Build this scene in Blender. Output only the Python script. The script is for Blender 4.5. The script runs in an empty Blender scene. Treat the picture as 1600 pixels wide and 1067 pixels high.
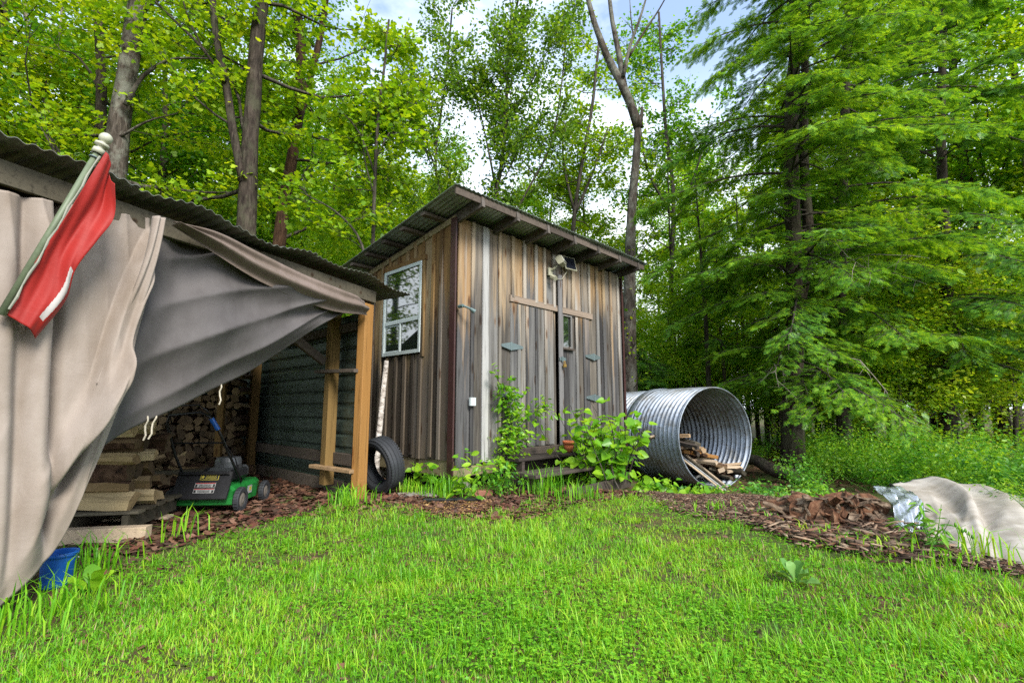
import bpy, math, random
import numpy as np
from mathutils import Matrix, Vector
R = math.radians
random.seed(7)
rng = np.random.default_rng(11)
C = bpy.context.scene.collection
sc = bpy.context.scene

# ------------------------------------------------------------------ camera, sky, sun, exposure
CAM_H = 1.0
F_PX = 755.0
PITCH = math.atan(104 / 755)
cam = bpy.data.cameras.new('camera')
cam.sensor_width = 36.0
cam.lens = 36.0 * F_PX / 1600.0
cam.clip_start = 0.05
cam.clip_end = 2000
camo = bpy.data.objects.new('camera', cam)
C.objects.link(camo)
camo.location = (0, 0, CAM_H)
camo.rotation_euler = (R(90) + PITCH, 0, 0)
sc.camera = camo

SUN_EL, SUN_AZ = R(41), R(149)          # azimuth clockwise from +Y
w = bpy.data.worlds.new('World')
sc.world = w
w.use_nodes = True
nt = w.node_tree
nt.nodes.clear()
o_ = nt.nodes.new('ShaderNodeOutputWorld')
bg = nt.nodes.new('ShaderNodeBackground')
bg.inputs['Strength'].default_value = 0.135
sky = nt.nodes.new('ShaderNodeTexSky')
sky.sky_type = 'NISHITA'
sky.sun_disc = False
sky.sun_elevation = SUN_EL
sky.sun_rotation = SUN_AZ
sky.air_density = 1.0
sky.dust_density = 1.0
tc = nt.nodes.new('ShaderNodeTexCoord')
mp = nt.nodes.new('ShaderNodeMapping')
mp.inputs['Scale'].default_value = (1.0, 1.0, 2.2)
ns = nt.nodes.new('ShaderNodeTexNoise')
ns.inputs['Scale'].default_value = 2.3
ns.inputs['Detail'].default_value = 9
ns.inputs['Roughness'].default_value = 0.6
cr = nt.nodes.new('ShaderNodeValToRGB')
cr.color_ramp.elements[0].position = 0.46
cr.color_ramp.elements[0].color = (0.10, 0.10, 0.10, 1)
cr.color_ramp.elements[1].position = 0.72
cr.color_ramp.elements[1].color = (1, 1, 1, 1)
sep = nt.nodes.new('ShaderNodeSeparateXYZ')
mr = nt.nodes.new('ShaderNodeMapRange')       # cloud cover thickens towards the horizon, as cloud decks do
mr.inputs['From Min'].default_value = 0.30
mr.inputs['From Max'].default_value = 0.60
mr.inputs['To Min'].default_value = 0.75
mr.inputs['To Max'].default_value = 0.0
ad = nt.nodes.new('ShaderNodeMath'); ad.operation = 'ADD'; ad.use_clamp = True
mx = nt.nodes.new('ShaderNodeMix'); mx.data_type = 'RGBA'
mx.inputs['B'].default_value = (4.6, 4.95, 5.3, 1)
L = nt.links.new
L(tc.outputs['Generated'], mp.inputs['Vector']); L(mp.outputs['Vector'], ns.inputs['Vector'])
L(ns.outputs['Fac'], cr.inputs['Fac']); L(tc.outputs['Generated'], sep.inputs[0])
L(sep.outputs['Z'], mr.inputs['Value']); L(mr.outputs[0], ad.inputs[0]); L(cr.outputs['Color'], ad.inputs[1])
L(ad.outputs[0], mx.inputs['Factor']); L(sky.outputs['Color'], mx.inputs['A'])
L(mx.outputs['Result'], bg.inputs['Color']); L(bg.outputs[0], o_.inputs['Surface'])

sl = bpy.data.lights.new('sun', 'SUN')
sl.energy = 2.0
sl.angle = R(22)
sl.color = (1.0, 0.95, 0.86)
so = bpy.data.objects.new('sun', sl)
C.objects.link(so)
sd = Vector((math.sin(SUN_AZ) * math.cos(SUN_EL), math.cos(SUN_AZ) * math.cos(SUN_EL), math.sin(SUN_EL)))
so.rotation_euler = sd.to_track_quat('Z', 'Y').to_euler()

vs = sc.view_settings
sc.display_settings.display_device = 'sRGB'
vs.view_transform = 'Standard'
vs.look = 'None'
vs.gamma = 1.0
vs.use_curve_mapping = False
vs.exposure = 1.6
sc.render.engine = 'CYCLES'
sc.cycles.max_bounces = 12
sc.cycles.diffuse_bounces = 9
sc.cycles.glossy_bounces = 3
sc.cycles.transmission_bounces = 9
sc.cycles.caustics_reflective = False
sc.cycles.caustics_refractive = False
sc.cycles.use_denoising = False

# ------------------------------------------------------------------ helpers: rays (used to find real positions), meshes
_c, _s = math.cos(PITCH), math.sin(PITCH)
def ray(x, y):
    dy = y - 533.5
    return np.array((x - 800.0, F_PX * _c + dy * _s, F_PX * _s - dy * _c))
def at(x, y, Y):
    r = ray(x, y)
    t = Y / r[1]
    return np.array((r[0] * t, Y, CAM_H + r[2] * t))
def gnd(x, y, z=0.0):
    r = ray(x, y)
    t = (z - CAM_H) / r[2]
    return np.array((r[0] * t, r[1] * t, z))
def onplane(x, y, p0, d, off=0.0):
    n = np.array((-d[1], d[0]))
    q = np.array(p0[:2]) + n * off
    r = ray(x, y)
    t = (q @ n) / (r[:2] @ n)
    return np.array((r[0] * t, r[1] * t, CAM_H + r[2] * t))

def smooth(a, b, x):
    t = np.clip((x - a) / (b - a), 0, 1)
    return t * t * (3 - 2 * t)
def G(x, y):
    """height of the ground"""
    x = np.asarray(x, float); y = np.asarray(y, float)
    z = -0.30 * smooth(5.3, 7.6, y) * smooth(0.8, 2.6, x)
    z = z + 0.012 * np.sin(2.3 * x + 1.1) * np.cos(1.9 * y) + 0.008 * np.sin(5.1 * x - 2 * y)
    z = z - 0.13 * smooth(1.5, 2.5, -x) * smooth(3.7, 2.9, y)
    r = np.hypot(x, y)
    z = z + 0.25 * np.sin(0.31 * x) * np.cos(0.27 * y) * smooth(11, 22, r)
    return z

class MB:
    def __init__(self):
        self.v, self.f, self.m, self.n = [], [], [], 0
    def add(self, v, f, m=0):
        v = np.asarray(v, float).reshape(-1, 3)
        for q in f:
            self.f.append([int(i) + self.n for i in q]); self.m.append(m)
        self.v.append(v); self.n += len(v)
        return self
    def box(self, lo, hi, m=0, ch=0.0):
        lo = np.array(lo, float); hi = np.array(hi, float)
        return self.obox((lo + hi) / 2, np.eye(3), (hi - lo), m, ch)
    def obox(self, c, A, s, m=0, ch=0.0):
        """box at c, axes = columns of A, full sizes s, optional chamfer of the edges along the longest axis"""
        c = np.array(c, float); A = np.array(A, float); s = np.array(s, float) / 2
        if ch <= 0:
            p = np.array([(i, j, k) for k in (-1, 1) for j in (-1, 1) for i in (-1, 1)], float) * s
            f = [(0, 2, 3, 1), (4, 5, 7, 6), (0, 1, 5, 4), (2, 6, 7, 3), (0, 4, 6, 2), (1, 3, 7, 5)]
            return self.add(c + p @ A.T, f, m)
        ax = int(np.argmax(s)); a1, a2 = (ax + 1) % 3, (ax + 2) % 3
        ch = min(ch, s[a1] * .6, s[a2] * .6)
        u, v = s[a1], s[a2]
        ring = [(-u + ch, -v), (u - ch, -v), (u, -v + ch), (u, v - ch), (u - ch, v), (-u + ch, v), (-u, v - ch), (-u, -v + ch)]
        p = []
        for e in (-1, 1):
            for q in ring:
                t = [0, 0, 0]; t[ax] = e * s[ax]; t[a1] = q[0]; t[a2] = q[1]; p.append(t)
        f = [(i, (i + 1) % 8, 8 + (i + 1) % 8, 8 + i) for i in range(8)] + [tuple(range(7, -1, -1)), tuple(range(8, 16))]
        return self.add(c + np.array(p) @ A.T, f, m)
    def bar(self, a, b, wd, h, up=(0, 0, 1), m=0, ch=0.004):
        a = np.array(a, float); b = np.array(b, float)
        z = b - a; l = np.linalg.norm(z); z /= l
        x = np.cross(np.array(up, float), z)
        if np.linalg.norm(x) < 1e-4: x = np.cross((0, 1, 0), z)
        x /= np.linalg.norm(x); y = np.cross(z, x)
        return self.obox((a + b) / 2, np.stack([x, y, z], 1), (wd, h, l), m, ch)
    def tube(self, pts, rad, n=8, m=0, cap=True, wob=0.0):
        pts = np.asarray(pts, float); k = len(pts)
        rad = np.broadcast_to(np.asarray(rad, float), (k,))
        t = np.gradient(pts, axis=0); t /= np.linalg.norm(t, axis=1)[:, None] + 1e-9
        ref = np.array((0, 0, 1.0)) if abs(t[0][2]) < .85 else np.array((1.0, 0, 0))
        V = []
        x = None
        an = np.arange(n) * 2 * math.pi / n
        for i in range(k):
            if x is None: x = np.cross(ref, t[i])
            else: x = x - t[i] * (x @ t[i])
            x /= np.linalg.norm(x) + 1e-9
            y = np.cross(t[i], x)
            rr = rad[i] * (1 + (wob * rng.standard_normal(n) if wob else 0))
            V.append(pts[i] + (np.cos(an) * rr)[:, None] * x + (np.sin(an) * rr)[:, None] * y)
        f = []
        for i in range(k - 1):
            for j in range(n):
                j2 = (j + 1) % n
                f.append((i * n + j, i * n + j2, (i + 1) * n + j2, (i + 1) * n + j))
        if cap:
            f.append(tuple(range(n - 1, -1, -1))); f.append(tuple((k - 1) * n + j for j in range(n)))
        return self.add(np.concatenate(V), f, m)
    def grid(self, P, m=0, mf=None):
        """P (a,b,3)"""
        a, b = P.shape[:2]; n0 = self.n
        for i in range(a - 1):
            for j in range(b - 1):
                self.f.append([n0 + i * b + j, n0 + i * b + j + 1, n0 + (i + 1) * b + j + 1, n0 + (i + 1) * b + j])
                self.m.append(mf(i / (a - 2), j / (b - 2)) if mf else m)
        self.v.append(P.reshape(-1, 3)); self.n += a * b
        return self
    def lathe(self, prof, c, A=np.eye(3), n=24, m=0, closed=False):
        """profile (r,z) turned about the third column of A"""
        prof = np.array(prof, float); k = len(prof); an = np.arange(n) * 2 * math.pi / n
        V = np.stack([np.stack([p[0] * np.cos(an), p[0] * np.sin(an), np.full(n, p[1])], 1) for p in prof]).reshape(-1, 3)
        V = np.array(c) + V @ np.array(A).T
        f = []
        for i in range(k if closed else k - 1):
            i2 = (i + 1) % k
            for j in range(n):
                j2 = (j + 1) % n
                f.append((i * n + j, i * n + j2, i2 * n + j2, i2 * n + j))
        return self.add(V, f, m)
    def data(self):
        return np.concatenate(self.v), self.f, self.m

def raw_mesh(name, V, F, mats, mi=None, smo=False):
    me = bpy.data.meshes.new(name)
    if isinstance(F, np.ndarray):
        nf, k = F.shape
        me.vertices.add(len(V)); me.vertices.foreach_set('co', np.ascontiguousarray(V, dtype=np.float32).ravel())
        me.loops.add(nf * k); me.loops.foreach_set('vertex_index', np.ascontiguousarray(F, dtype=np.int32).ravel())
        me.polygons.add(nf); me.polygons.foreach_set('loop_start', np.arange(nf, dtype=np.int32) * k)
        me.update(calc_edges=True)
    else:
        me.from_pydata(np.asarray(V).tolist(), [], F)
        me.update()
    for m in (mats if isinstance(mats, (list, tuple)) else [mats]):
        me.materials.append(m)
    if mi is not None:
        me.polygons.foreach_set('material_index', np.array(mi, dtype=np.int32))
    if smo:
        me.polygons.foreach_set('use_smooth', np.ones(len(me.polygons), dtype=bool))
    return me

FR = {}                                             # world matrices of roots
def link(name, me, parent=None):
    o = bpy.data.objects.new(name, me)
    C.objects.link(o)
    if parent is not None: o.parent = parent
    return o
def root(name, loc=(0, 0, 0), rz=0.0, **k):
    o = bpy.data.objects.new(name, None)
    o.empty_display_size = .1
    C.objects.link(o)
    o.location = loc; o.rotation_euler = (0, 0, rz)
    FR[o.name] = Matrix.Translation(Vector(loc)) @ Matrix.Rotation(rz, 4, 'Z')
    tag(o, **k)
    return o
def chain(o):
    M = Matrix.Identity(4)
    while o is not None:
        if o.name in FR: M = FR[o.name] @ M
        o = o.parent
    return M
def tag(o, label=None, cat=None, group=None, kind=None):
    if label: o['label'] = label
    if cat: o['category'] = cat
    if group: o['group'] = group
    if kind: o['kind'] = kind
    return o
def part(name, mb, mats, parent=None, world=True, smo=False, label=None):
    """link the builder's shapes as one object; coordinates are world ones unless world is False"""
    if isinstance(mb, MB):
        V, F, mi = mb.data()
    else:
        V, F = mb; mi = None
    V = np.asarray(V, float)
    if parent is not None and world:
        M = np.array(chain(parent).inverted())
        V = V @ M[:3, :3].T + M[:3, 3]
    me = raw_mesh(name, V, F, mats, mi, smo)
    o = link(name, me, parent)
    if label: o['label'] = label
    return o
def copy_of(o, parent=None, M=None):
    c = o.copy(); C.objects.link(c)
    c.parent = parent
    if M is not None: c.matrix_basis = M
    return c
def copy_tree(o, loc, rz=0.0, scale=1.0):
    c = o.copy(); C.objects.link(c)
    c.location = loc; c.rotation_euler = (0, 0, rz); c.scale = (scale,) * 3
    for ch in o.children:
        d = ch.copy(); C.objects.link(d); d.parent = c
    return c

# ------------------------------------------------------------------ materials
class NT:
    def __init__(s, name):
        s.m = bpy.data.materials.new(name); s.m.use_nodes = True
        s.t = s.m.node_tree; s.t.nodes.clear()
        s.out = s.n('ShaderNodeOutputMaterial')
    def n(s, typ, **k):
        o = s.t.nodes.new(typ)
        for a, b in k.items():
            if a.startswith('i_'):
                o.inputs[a[2:].replace('_', ' ')].default_value = b
            else: setattr(o, a, b)
        return o
    def l(s, a, b): s.t.links.new(a, b)
    def ramp(s, src, stops):
        r = s.n('ShaderNodeValToRGB')
        e = r.color_ramp.elements
        while len(e) < len(stops): e.new(.5)
        for q, (p, c) in zip(e, stops):
            q.position = p; q.color = (*c, 1) if len(c) == 3 else c
        s.l(src, r.inputs['Fac'])
        return r.outputs['Color']
    def mix(s, f, a, b, mode='MIX'):
        x = s.n('ShaderNodeMix', data_type='RGBA', blend_type=mode)
        for nm, v in (('Factor', f), ('A', a), ('B', b)):
            if isinstance(v, (int, float)): x.inputs[nm].default_value = v
            elif isinstance(v, tuple): x.inputs[nm].default_value = (*v, 1)
            else: s.l(v, x.inputs[nm])
        return x.outputs['Result']
    def math(s, op, a, b=0.0, clamp=False):
        x = s.n('ShaderNodeMath', operation=op, use_clamp=clamp)
        for i, v in enumerate((a, b)):
            if isinstance(v, (int, float)): x.inputs[i].default_value = v
            else: s.l(v, x.inputs[i])
        return x.outputs[0]
    def noise(s, vec, scale, detail=4, rough=.55, dist=0.0):
        x = s.n('ShaderNodeTexNoise', i_Scale=scale, i_Detail=detail, i_Roughness=rough, i_Distortion=dist)
        if vec is not None: s.l(vec, x.inputs['Vector'])
        return x.outputs['Fac']
    def coords(s, scale=(1, 1, 1), rnd=0.0, which='Object'):
        tcn = s.n('ShaderNodeTexCoord')
        mpn = s.n('ShaderNodeMapping')
        mpn.inputs['Scale'].default_value = scale
        s.l(tcn.outputs[which], mpn.inputs['Vector'])
        if rnd:
            oi = s.n('ShaderNodeObjectInfo')
            v = s.n('ShaderNodeVectorMath', operation='SCALE'); v.inputs[0].default_value = (37.1, 51.7, 23.3)
            s.l(s.math('MULTIPLY', oi.outputs['Random'], rnd), v.inputs['Scale'])
            s.l(v.outputs[0], mpn.inputs['Location'])
        return mpn.outputs['Vector']
    def princ(s, col, rough=.7, metal=0.0, spec=.4, bump=None, bs=.3, bd=.01, **k):
        p = s.n('ShaderNodeBsdfPrincipled')
        for nm, v in (('Base Color', col), ('Roughness', rough), ('Metallic', metal), ('Specular IOR Level', spec)):
            if isinstance(v, tuple): p.inputs[nm].default_value = (*v, 1)
            elif isinstance(v, (int, float)): p.inputs[nm].default_value = v
            else: s.l(v, p.inputs[nm])
        for a, b in k.items(): p.inputs[a.replace('_', ' ')].default_value = b
        if bump is not None:
            bn = s.n('ShaderNodeBump', i_Strength=bs, i_Distance=bd)
            s.l(bump, bn.inputs['Height']); s.l(bn.outputs[0], p.inputs['Normal'])
        s.l(p.outputs[0], s.out.inputs['Surface'])
        return p

def wood(name, stops, axis=2, age=None, knots=True, rough=.82):
    """board wood: streaked grain along an axis, hue by board; age = (z_lo, z_hi, grey stops) lets boards grey towards the ground"""
    t = NT(name)
    sc1 = [38, 38, 38]; sc1[axis] = 1.3
    sc2 = [9, 9, 9]; sc2[axis] = .55
    v1 = t.coords(tuple(sc1), 1.0); v2 = t.coords(tuple(sc2), 1.0)
    g1 = t.noise(v1, 1.0, 5, .65, .4); g2 = t.noise(v2, 1.0, 4, .6, .8)
    oi = t.n('ShaderNodeObjectInfo')
    f = t.math('ADD', t.math('MULTIPLY', g2, .42), t.math('MULTIPLY', oi.outputs['Random'], .78))
    f = t.math('SUBTRACT', f, .10, True)
    col = t.ramp(f, stops)
    if age:
        geo = t.n('ShaderNodeNewGeometry'); sp = t.n('ShaderNodeSeparateXYZ'); t.l(geo.outputs['Position'], sp.inputs[0])
        zz = t.n('ShaderNodeMapRange'); zz.inputs['From Min'].default_value = age[0]; zz.inputs['From Max'].default_value = age[1]
        t.l(sp.outputs['Z'], zz.inputs['Value'])
        a = t.math('ADD', zz.outputs[0], t.math('MULTIPLY', t.math('SUBTRACT', g2, .5), 1.5))
        a = t.math('ADD', a, t.math('MULTIPLY', t.math('SUBTRACT', oi.outputs['Random'], .5), .7))
        a = t.ramp(a, [(.32, (0, 0, 0)), (.68, (1, 1, 1))])
        g3 = t.noise(t.coords(tuple(sc2), 2.3), 1.4, 4, .6, .5)
        h = t.math('ADD', t.math('MULTIPLY', g3, .5), t.math('MULTIPLY', t.math('FRACT', t.math('MULTIPLY', oi.outputs['Random'], 7.3)), .8))
        grey = t.ramp(t.math('SUBTRACT', h, .17, True), age[2])
        col = t.mix(a, grey, col)
    dark = t.ramp(g1, [(.30, (.34, .32, .30)), (.46, (1, 1, 1)), (.8, (1.15, 1.12, 1.08))])
    col = t.mix(.85, col, dark, 'MULTIPLY')
    if knots:
        sk = [8, 8, 8]; sk[axis] = 2.1
        vo = t.n('ShaderNodeTexVoronoi', i_Scale=1.0); t.l(t.coords(tuple(sk), 3.7), vo.inputs['Vector'])
        kf = t.ramp(vo.outputs['Distance'], [(.07, (.22, .10, .05)), (.13, (.62, .42, .28)), (.2, (1, 1, 1))])
        col = t.mix(.8, col, kf, 'MULTIPLY')
    t.princ(col, rough, spec=.25, bump=g1, bs=.5, bd=.004)
    return t.m

GREY = [(.05, (.025, .024, .025)), (.25, (.085, .084, .085)), (.45, (.17, .168, .162)), (.6, (.055, .049, .043)), (.78, (.135, .12, .10)), (.97, (.26, .255, .245))]
TAN = [(.04, (.055, .048, .042)), (.18, (.17, .12, .075)), (.32, (.31, .20, .095)), (.44, (.25, .21, .165)), (.56, (.11, .10, .09)), (.68, (.30, .22, .135)), (.8, (.25, .155, .075)), (.9, (.30, .285, .26)), (.98, (.20, .19, .19))]
M_front = wood('weathered_board', TAN, 2, (1.75, 3.3, GREY))
M_batten = wood('weathered_batten', [(.05, (.10, .08, .06)), (.3, (.30, .22, .13)), (.55, (.33, .29, .24)), (.75, (.30, .285, .265)), (.95, (.24, .16, .085))], 2, (1.4, 3.3, GREY))
M_left = wood('brown_board', [(.05, (.05, .03, .014)), (.35, (.14, .08, .03)), (.65, (.20, .125, .05)), (.95, (.24, .19, .12))], 2, (1.3, 3.0,
              [(.05, (.028, .023, .018)), (.4, (.075, .06, .045)), (.7, (.115, .092, .068)), (.95, (.16, .14, .12))]))
M_door = wood('door_board', [(.05, (.10, .07, .05)), (.3, (.26, .15, .06)), (.5, (.27, .2, .14)), (.7, (.11, .10, .10)), (.95, (.33, .27, .21))], 2, (1.4, 3.1, GREY))
M_pale = wood('pale_grey_paint', [(.1, (.24, .25, .25)), (.5, (.32, .32, .315)), (.95, (.39, .385, .37))], 2, None, False)
M_rail = wood('pinkish_plank', [(.1, (.16, .12, .09)), (.5, (.225, .175, .135)), (.95, (.28, .23, .19))], 0, None)
M_raft = wood('rafter_wood', [(.1, (.05, .04, .033)), (.5, (.085, .068, .055)), (.95, (.14, .115, .095))], 1, None, False)
M_fasc = wood('fascia_wood', [(.1, (.042, .037, .032)), (.5, (.072, .063, .054)), (.95, (.115, .10, .088))], 0, None)
M_sill = wood('mossy_beam', [(.1, (.09, .08, .04)), (.5, (.17, .145, .075)), (.95, (.26, .22, .13))], 0, None)
M_orange = wood('fresh_post', [(.1, (.20, .095, .026)), (.5, (.28, .14, .04)), (.95, (.34, .20, .075))], 2, None, True, .6)
M_post = wood('old_post', [(.1, (.12, .07, .022)), (.5, (.18, .115, .04)), (.95, (.24, .17, .07))], 2, None)
M_beam = wood('old_beam', [(.1, (.03, .026, .017)), (.5, (.058, .05, .034)), (.95, (.10, .088, .063))], 0, None)
M_step = wood('step_plank', [(.1, (.022, .018, .016)), (.5, (.05, .04, .034)), (.95, (.10, .08, .068))], 0, None, False)
M_split = wood('split_wood', [(.1, (.10, .062, .03)), (.5, (.21, .145, .075)), (.95, (.32, .24, .135))], 1, None, False)
M_end = wood('log_end', [(.1, (.03, .02, .012)), (.5, (.085, .056, .03)), (.95, (.16, .11, .06))], 1, None, False)
M_plank = wood('old_plank', [(.1, (.14, .09, .05)), (.45, (.30, .2, .11)), (.7, (.36, .28, .2)), (.95, (.46, .36, .25))], 1, None, False)

def bark(name, c0, c1, c2, sc_=(9, 9, 1.6), lich=None, bd=.03):
    t = NT(name)
    v = t.coords(sc_, 1.0)
    n1 = t.noise(v, 2.0, 7, .65, .5)
    n2 = t.noise(t.coords((1, 1, 1), 1.0), 1.7, 4, .6)
    col = t.ramp(n1, [(.33, c0), (.52, c1), (.72, c2)])
    if lich:
        n3 = t.noise(t.coords((1, 1, .7), 2.0), 6, 5, .7)
        col = t.mix(t.ramp(t.math('ADD', t.math('MULTIPLY', n2, .5), t.math('MULTIPLY', n3, .6)), [(.52, (0, 0, 0)), (.66, (.75, .75, .75))]), col, lich)
    t.princ(col, .9, spec=.15, bump=n1, bs=.9, bd=bd)
    return t.m
M_bark_grey = bark('lichen_bark', (.02, .016, .012), (.065, .053, .042), (.14, .12, .10), lich=(.19, .195, .16))
M_bark_dark = bark('dark_bark', (.012, .009, .007), (.04, .031, .024), (.095, .078, .06), lich=(.065, .065, .04))
M_bark_brown = bark('brown_bark', (.016, .009, .006), (.06, .033, .02), (.12, .075, .048))
M_bark_pale = bark('pale_bark', (.08, .065, .05), (.22, .19, .16), (.36, .33, .29))
M_bark_thin = bark('thin_bark', (.018, .015, .012), (.06, .052, .042), (.12, .108, .09))
M_birch = bark('birch_bark', (.10, .08, .065), (.50, .46, .42), (.66, .63, .6), (5, 5, 9))

def leafmat(name, cols, trans=.55, rough=.45, patch=.35):
    """leaf: diffuse + translucent, hue per leaf and per clump"""
    t = NT(name)
    geo = t.n('ShaderNodeNewGeometry')
    oi = t.n('ShaderNodeObjectInfo')
    n = t.noise(t.coords((1, 1, 1), .3), .9, 3, .6)
    f = t.math('ADD', t.math('MULTIPLY', geo.outputs['Random Per Island'], .6), t.math('MULTIPLY', n, patch * 2))
    f = t.math('ADD', f, t.math('MULTIPLY', t.math('SUBTRACT', oi.outputs['Random'], .5), .25))
    f = t.math('SUBTRACT', f, patch * .7, True)
    k = len(cols)
    col = t.ramp(f, [(.12 + .76 * i / (k - 1), c) for i, c in enumerate(cols)])
    d = t.n('ShaderNodeBsdfDiffuse'); t.l(col, d.inputs['Color'])
    tr = t.n('ShaderNodeBsdfTranslucent')
    warm = t.mix(1.0, col, (1.35, 1.12, .45), 'MULTIPLY')
    t.l(warm, tr.inputs['Color'])
    m1 = t.n('ShaderNodeMixShader', i_Fac=trans); t.l(d.outputs[0], m1.inputs[1]); t.l(tr.outputs[0], m1.inputs[2])
    g = t.n('ShaderNodeBsdfGlossy', i_Roughness=rough); g.inputs['Color'].default_value = (.8, .85, .8, 1)
    m2 = t.n('ShaderNodeMixShader', i_Fac=.025); t.l(m1.outputs[0], m2.inputs[1]); t.l(g.outputs[0], m2.inputs[2])
    t.l(m2.outputs[0], t.out.inputs['Surface'])
    return t.m
M_maple = leafmat('maple_leaf', [(.12, .28, .010), (.24, .44, .014), (.37, .55, .02), (.48, .60, .03)])
M_maple2 = leafmat('maple_leaf_deep', [(.06, .21, .012), (.13, .34, .014), (.23, .45, .018), (.34, .53, .025)])
M_birchleaf = leafmat('birch_leaf', [(.06, .16, .018), (.11, .26, .02), (.19, .35, .03), (.28, .43, .04)])
M_yellow = leafmat('backlit_leaf', [(.16, .38, .02), (.28, .52, .03), (.42, .62, .04), (.55, .66, .07)], .6)
M_shrub = leafmat('shrub_leaf', [(.10, .30, .015), (.20, .44, .02), (.32, .56, .03), (.46, .62, .06)], .5, .35)
M_under = leafmat('undergrowth_leaf', [(.03, .14, .018), (.07, .27, .02), (.13, .38, .025), (.25, .48, .03)])
M_needle = leafmat('hemlock_needle', [(.04, .13, .032), (.085, .24, .03), (.18, .40, .028), (.33, .53, .03)], .48, .4, .5)
M_grass = leafmat('grass_blade', [(.075, .28, .008), (.15, .43, .012), (.25, .54, .016), (.42, .58, .04)], .45, .5, .6)
M_clover = leafmat('clover_leaf', [(.09, .31, .012), (.17, .45, .02), (.27, .55, .025), (.38, .60, .04)], .45)
M_straw = leafmat('straw_blade', [(.22, .15, .06), (.34, .26, .11), (.42, .36, .18)], .3)
M_weed = leafmat('weed_leaf', [(.06, .2, .02), (.12, .32, .025), (.2, .42, .03), (.3, .5, .05)], .4)

def flat(name, col, rough=.6, metal=0.0, spec=.4, var=.15, scale=12, bs=0.0, which='Object'):
    t = NT(name)
    n = t.noise(t.coords((1, 1, 1), 1.0, which), scale, 5, .6)
    c = t.mix(t.math('MULTIPLY', n, 1.0), tuple(x * (1 - var * 2) for x in col), tuple(min(1, x * (1 + var)) for x in col))
    t.princ(c, rough, metal, spec, bump=n if bs else None, bs=bs, bd=.01)
    return t.m
def galv(name, c0, c1, rough=.42, metal=.75, rust=None):
    t = NT(name)
    n = t.noise(t.coords((1, 1, 1)), 3.2, 6, .6); n2 = t.noise(t.coords((1, 1, 1)), 26, 3, .6)
    c = t.ramp(t.math('ADD', t.math('MULTIPLY', n, .7), t.math('MULTIPLY', n2, .3)), [(.35, c0), (.65, c1)])
    if rust:
        n3 = t.noise(t.coords((1, 1, 2.2)), 1.9, 7, .7, .5)
        c = t.mix(t.ramp(n3, [(.45, (0, 0, 0)), (.66, (.85, .85, .85))]), c, rust)
    t.princ(c, t.ramp(n2, [(.3, (rough - .1,) * 3), (.7, (rough + .15,) * 3)]), metal, .5)
    return t.m
M_roof = galv('galvanised_roof', (.20, .25, .22), (.34, .40, .36), .45, .6)
M_wsroof = galv('dark_steel_roof', (.11, .12, .10), (.20, .215, .18), .5, .5, (.12, .09, .06))
M_wall_steel = galv('green_grey_steel', (.05, .07, .058), (.09, .12, .10), .42, .5)
M_culvert = galv('culvert_steel', (.19, .22, .26), (.34, .39, .46), .5, .65, (.14, .125, .09))
M_maroon = flat('maroon_metal_trim', (.048, .02, .018), .5)
M_white = flat('white_vinyl', (.46, .52, .52), .4, var=.06)
M_hinge = flat('galvanised_hinge', (.17, .22, .225), .45, .6)
M_brass = flat('brass', (.45, .28, .08), .35, .8)
M_black = flat('black_plastic', (.018, .018, .02), .38, var=.2)
M_blackm = flat('black_metal', (.02, .02, .022), .35, .3)
M_rubber = flat('tyre_rubber', (.03, .033, .038), .6, var=.3, scale=7)
M_greenp = flat('green_paint', (.012, .17, .028), .42, spec=.5, var=.4, scale=14)
M_blue = flat('blue_plastic', (.008, .085, .36), .4, var=.12)
M_terra = flat('terracotta', (.46, .13, .05), .75, var=.12)
M_soil = flat('potting_soil', (.035, .025, .018), .95, var=.4, scale=60)
M_beige = flat('beige_plastic', (.33, .325, .235), .6, var=.15)
M_solar = flat('solar_cell', (.01, .012, .02), .2, spec=.7)
M_engine = flat('engine_grey', (.10, .105, .11), .5, .4)
M_tag_y = flat('yellow_print', (.36, .30, .04), .5, var=.03)
M_tag_w = flat('white_print', (.28, .28, .275), .5, var=.03)
M_tag_r = flat('red_print', (.28, .03, .03), .5, var=.03)
M_tag_k = flat('dark_print', (.02, .02, .02), .5, var=.03)
M_pole = flat('painted_pole', (.13, .165, .10), .5, var=.2, scale=20)
M_ball = flat('ivory_ball', (.40, .40, .31), .45, var=.08)
M_rope = flat('pale_string', (.5, .45, .36), .8)
M_conc = flat('concrete_block', (.26, .24, .21), .9, var=.3, scale=14, bs=.3)
M_brick = flat('red_brick', (.26, .11, .07), .85, var=.3, scale=20, bs=.3)

def cloth(name, c, dirt, rough=.72, sc_=2.2, weave=220, trans=0.0, dscale=(1, 1, 1)):
    t = NT(name)
    n = t.noise(t.coords(dscale), sc_, 6, .6, .3)
    n2 = t.noise(t.coords((1, 1, .25)), 9, 4, .6)
    wv = t.noise(t.coords((1, 1, 1)), weave, 2, .5)
    wk = t.math('ADD', t.math('MULTIPLY', t.noise(t.coords((1, 1, 1)), 5.5, 5, .62, 1.6), .9), t.math('MULTIPLY', wv, .05))
    col = t.mix(t.ramp(t.math('ADD', t.math('MULTIPLY', n, .65), t.math('MULTIPLY', n2, .35)), [(.40, (0, 0, 0)), (.64, (.95, .95, .95))]), c, dirt)
    p = t.princ(col, rough, spec=.3, bump=wk, bs=.28, bd=.012, Sheen_Weight=.08)
    return t.m
M_tarp_b = cloth('beige_canvas', (.29, .247, .215), (.20, .16, .127))
M_tarp_g = cloth('grey_canvas', (.088, .081, .081), (.058, .052, .051))
M_tarp_roll = cloth('brown_grey_canvas', (.17, .13, .11), (.10, .075, .055))
M_red = cloth('red_nylon', (.29, .011, .007), (.22, .008, .005), .6)
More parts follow.
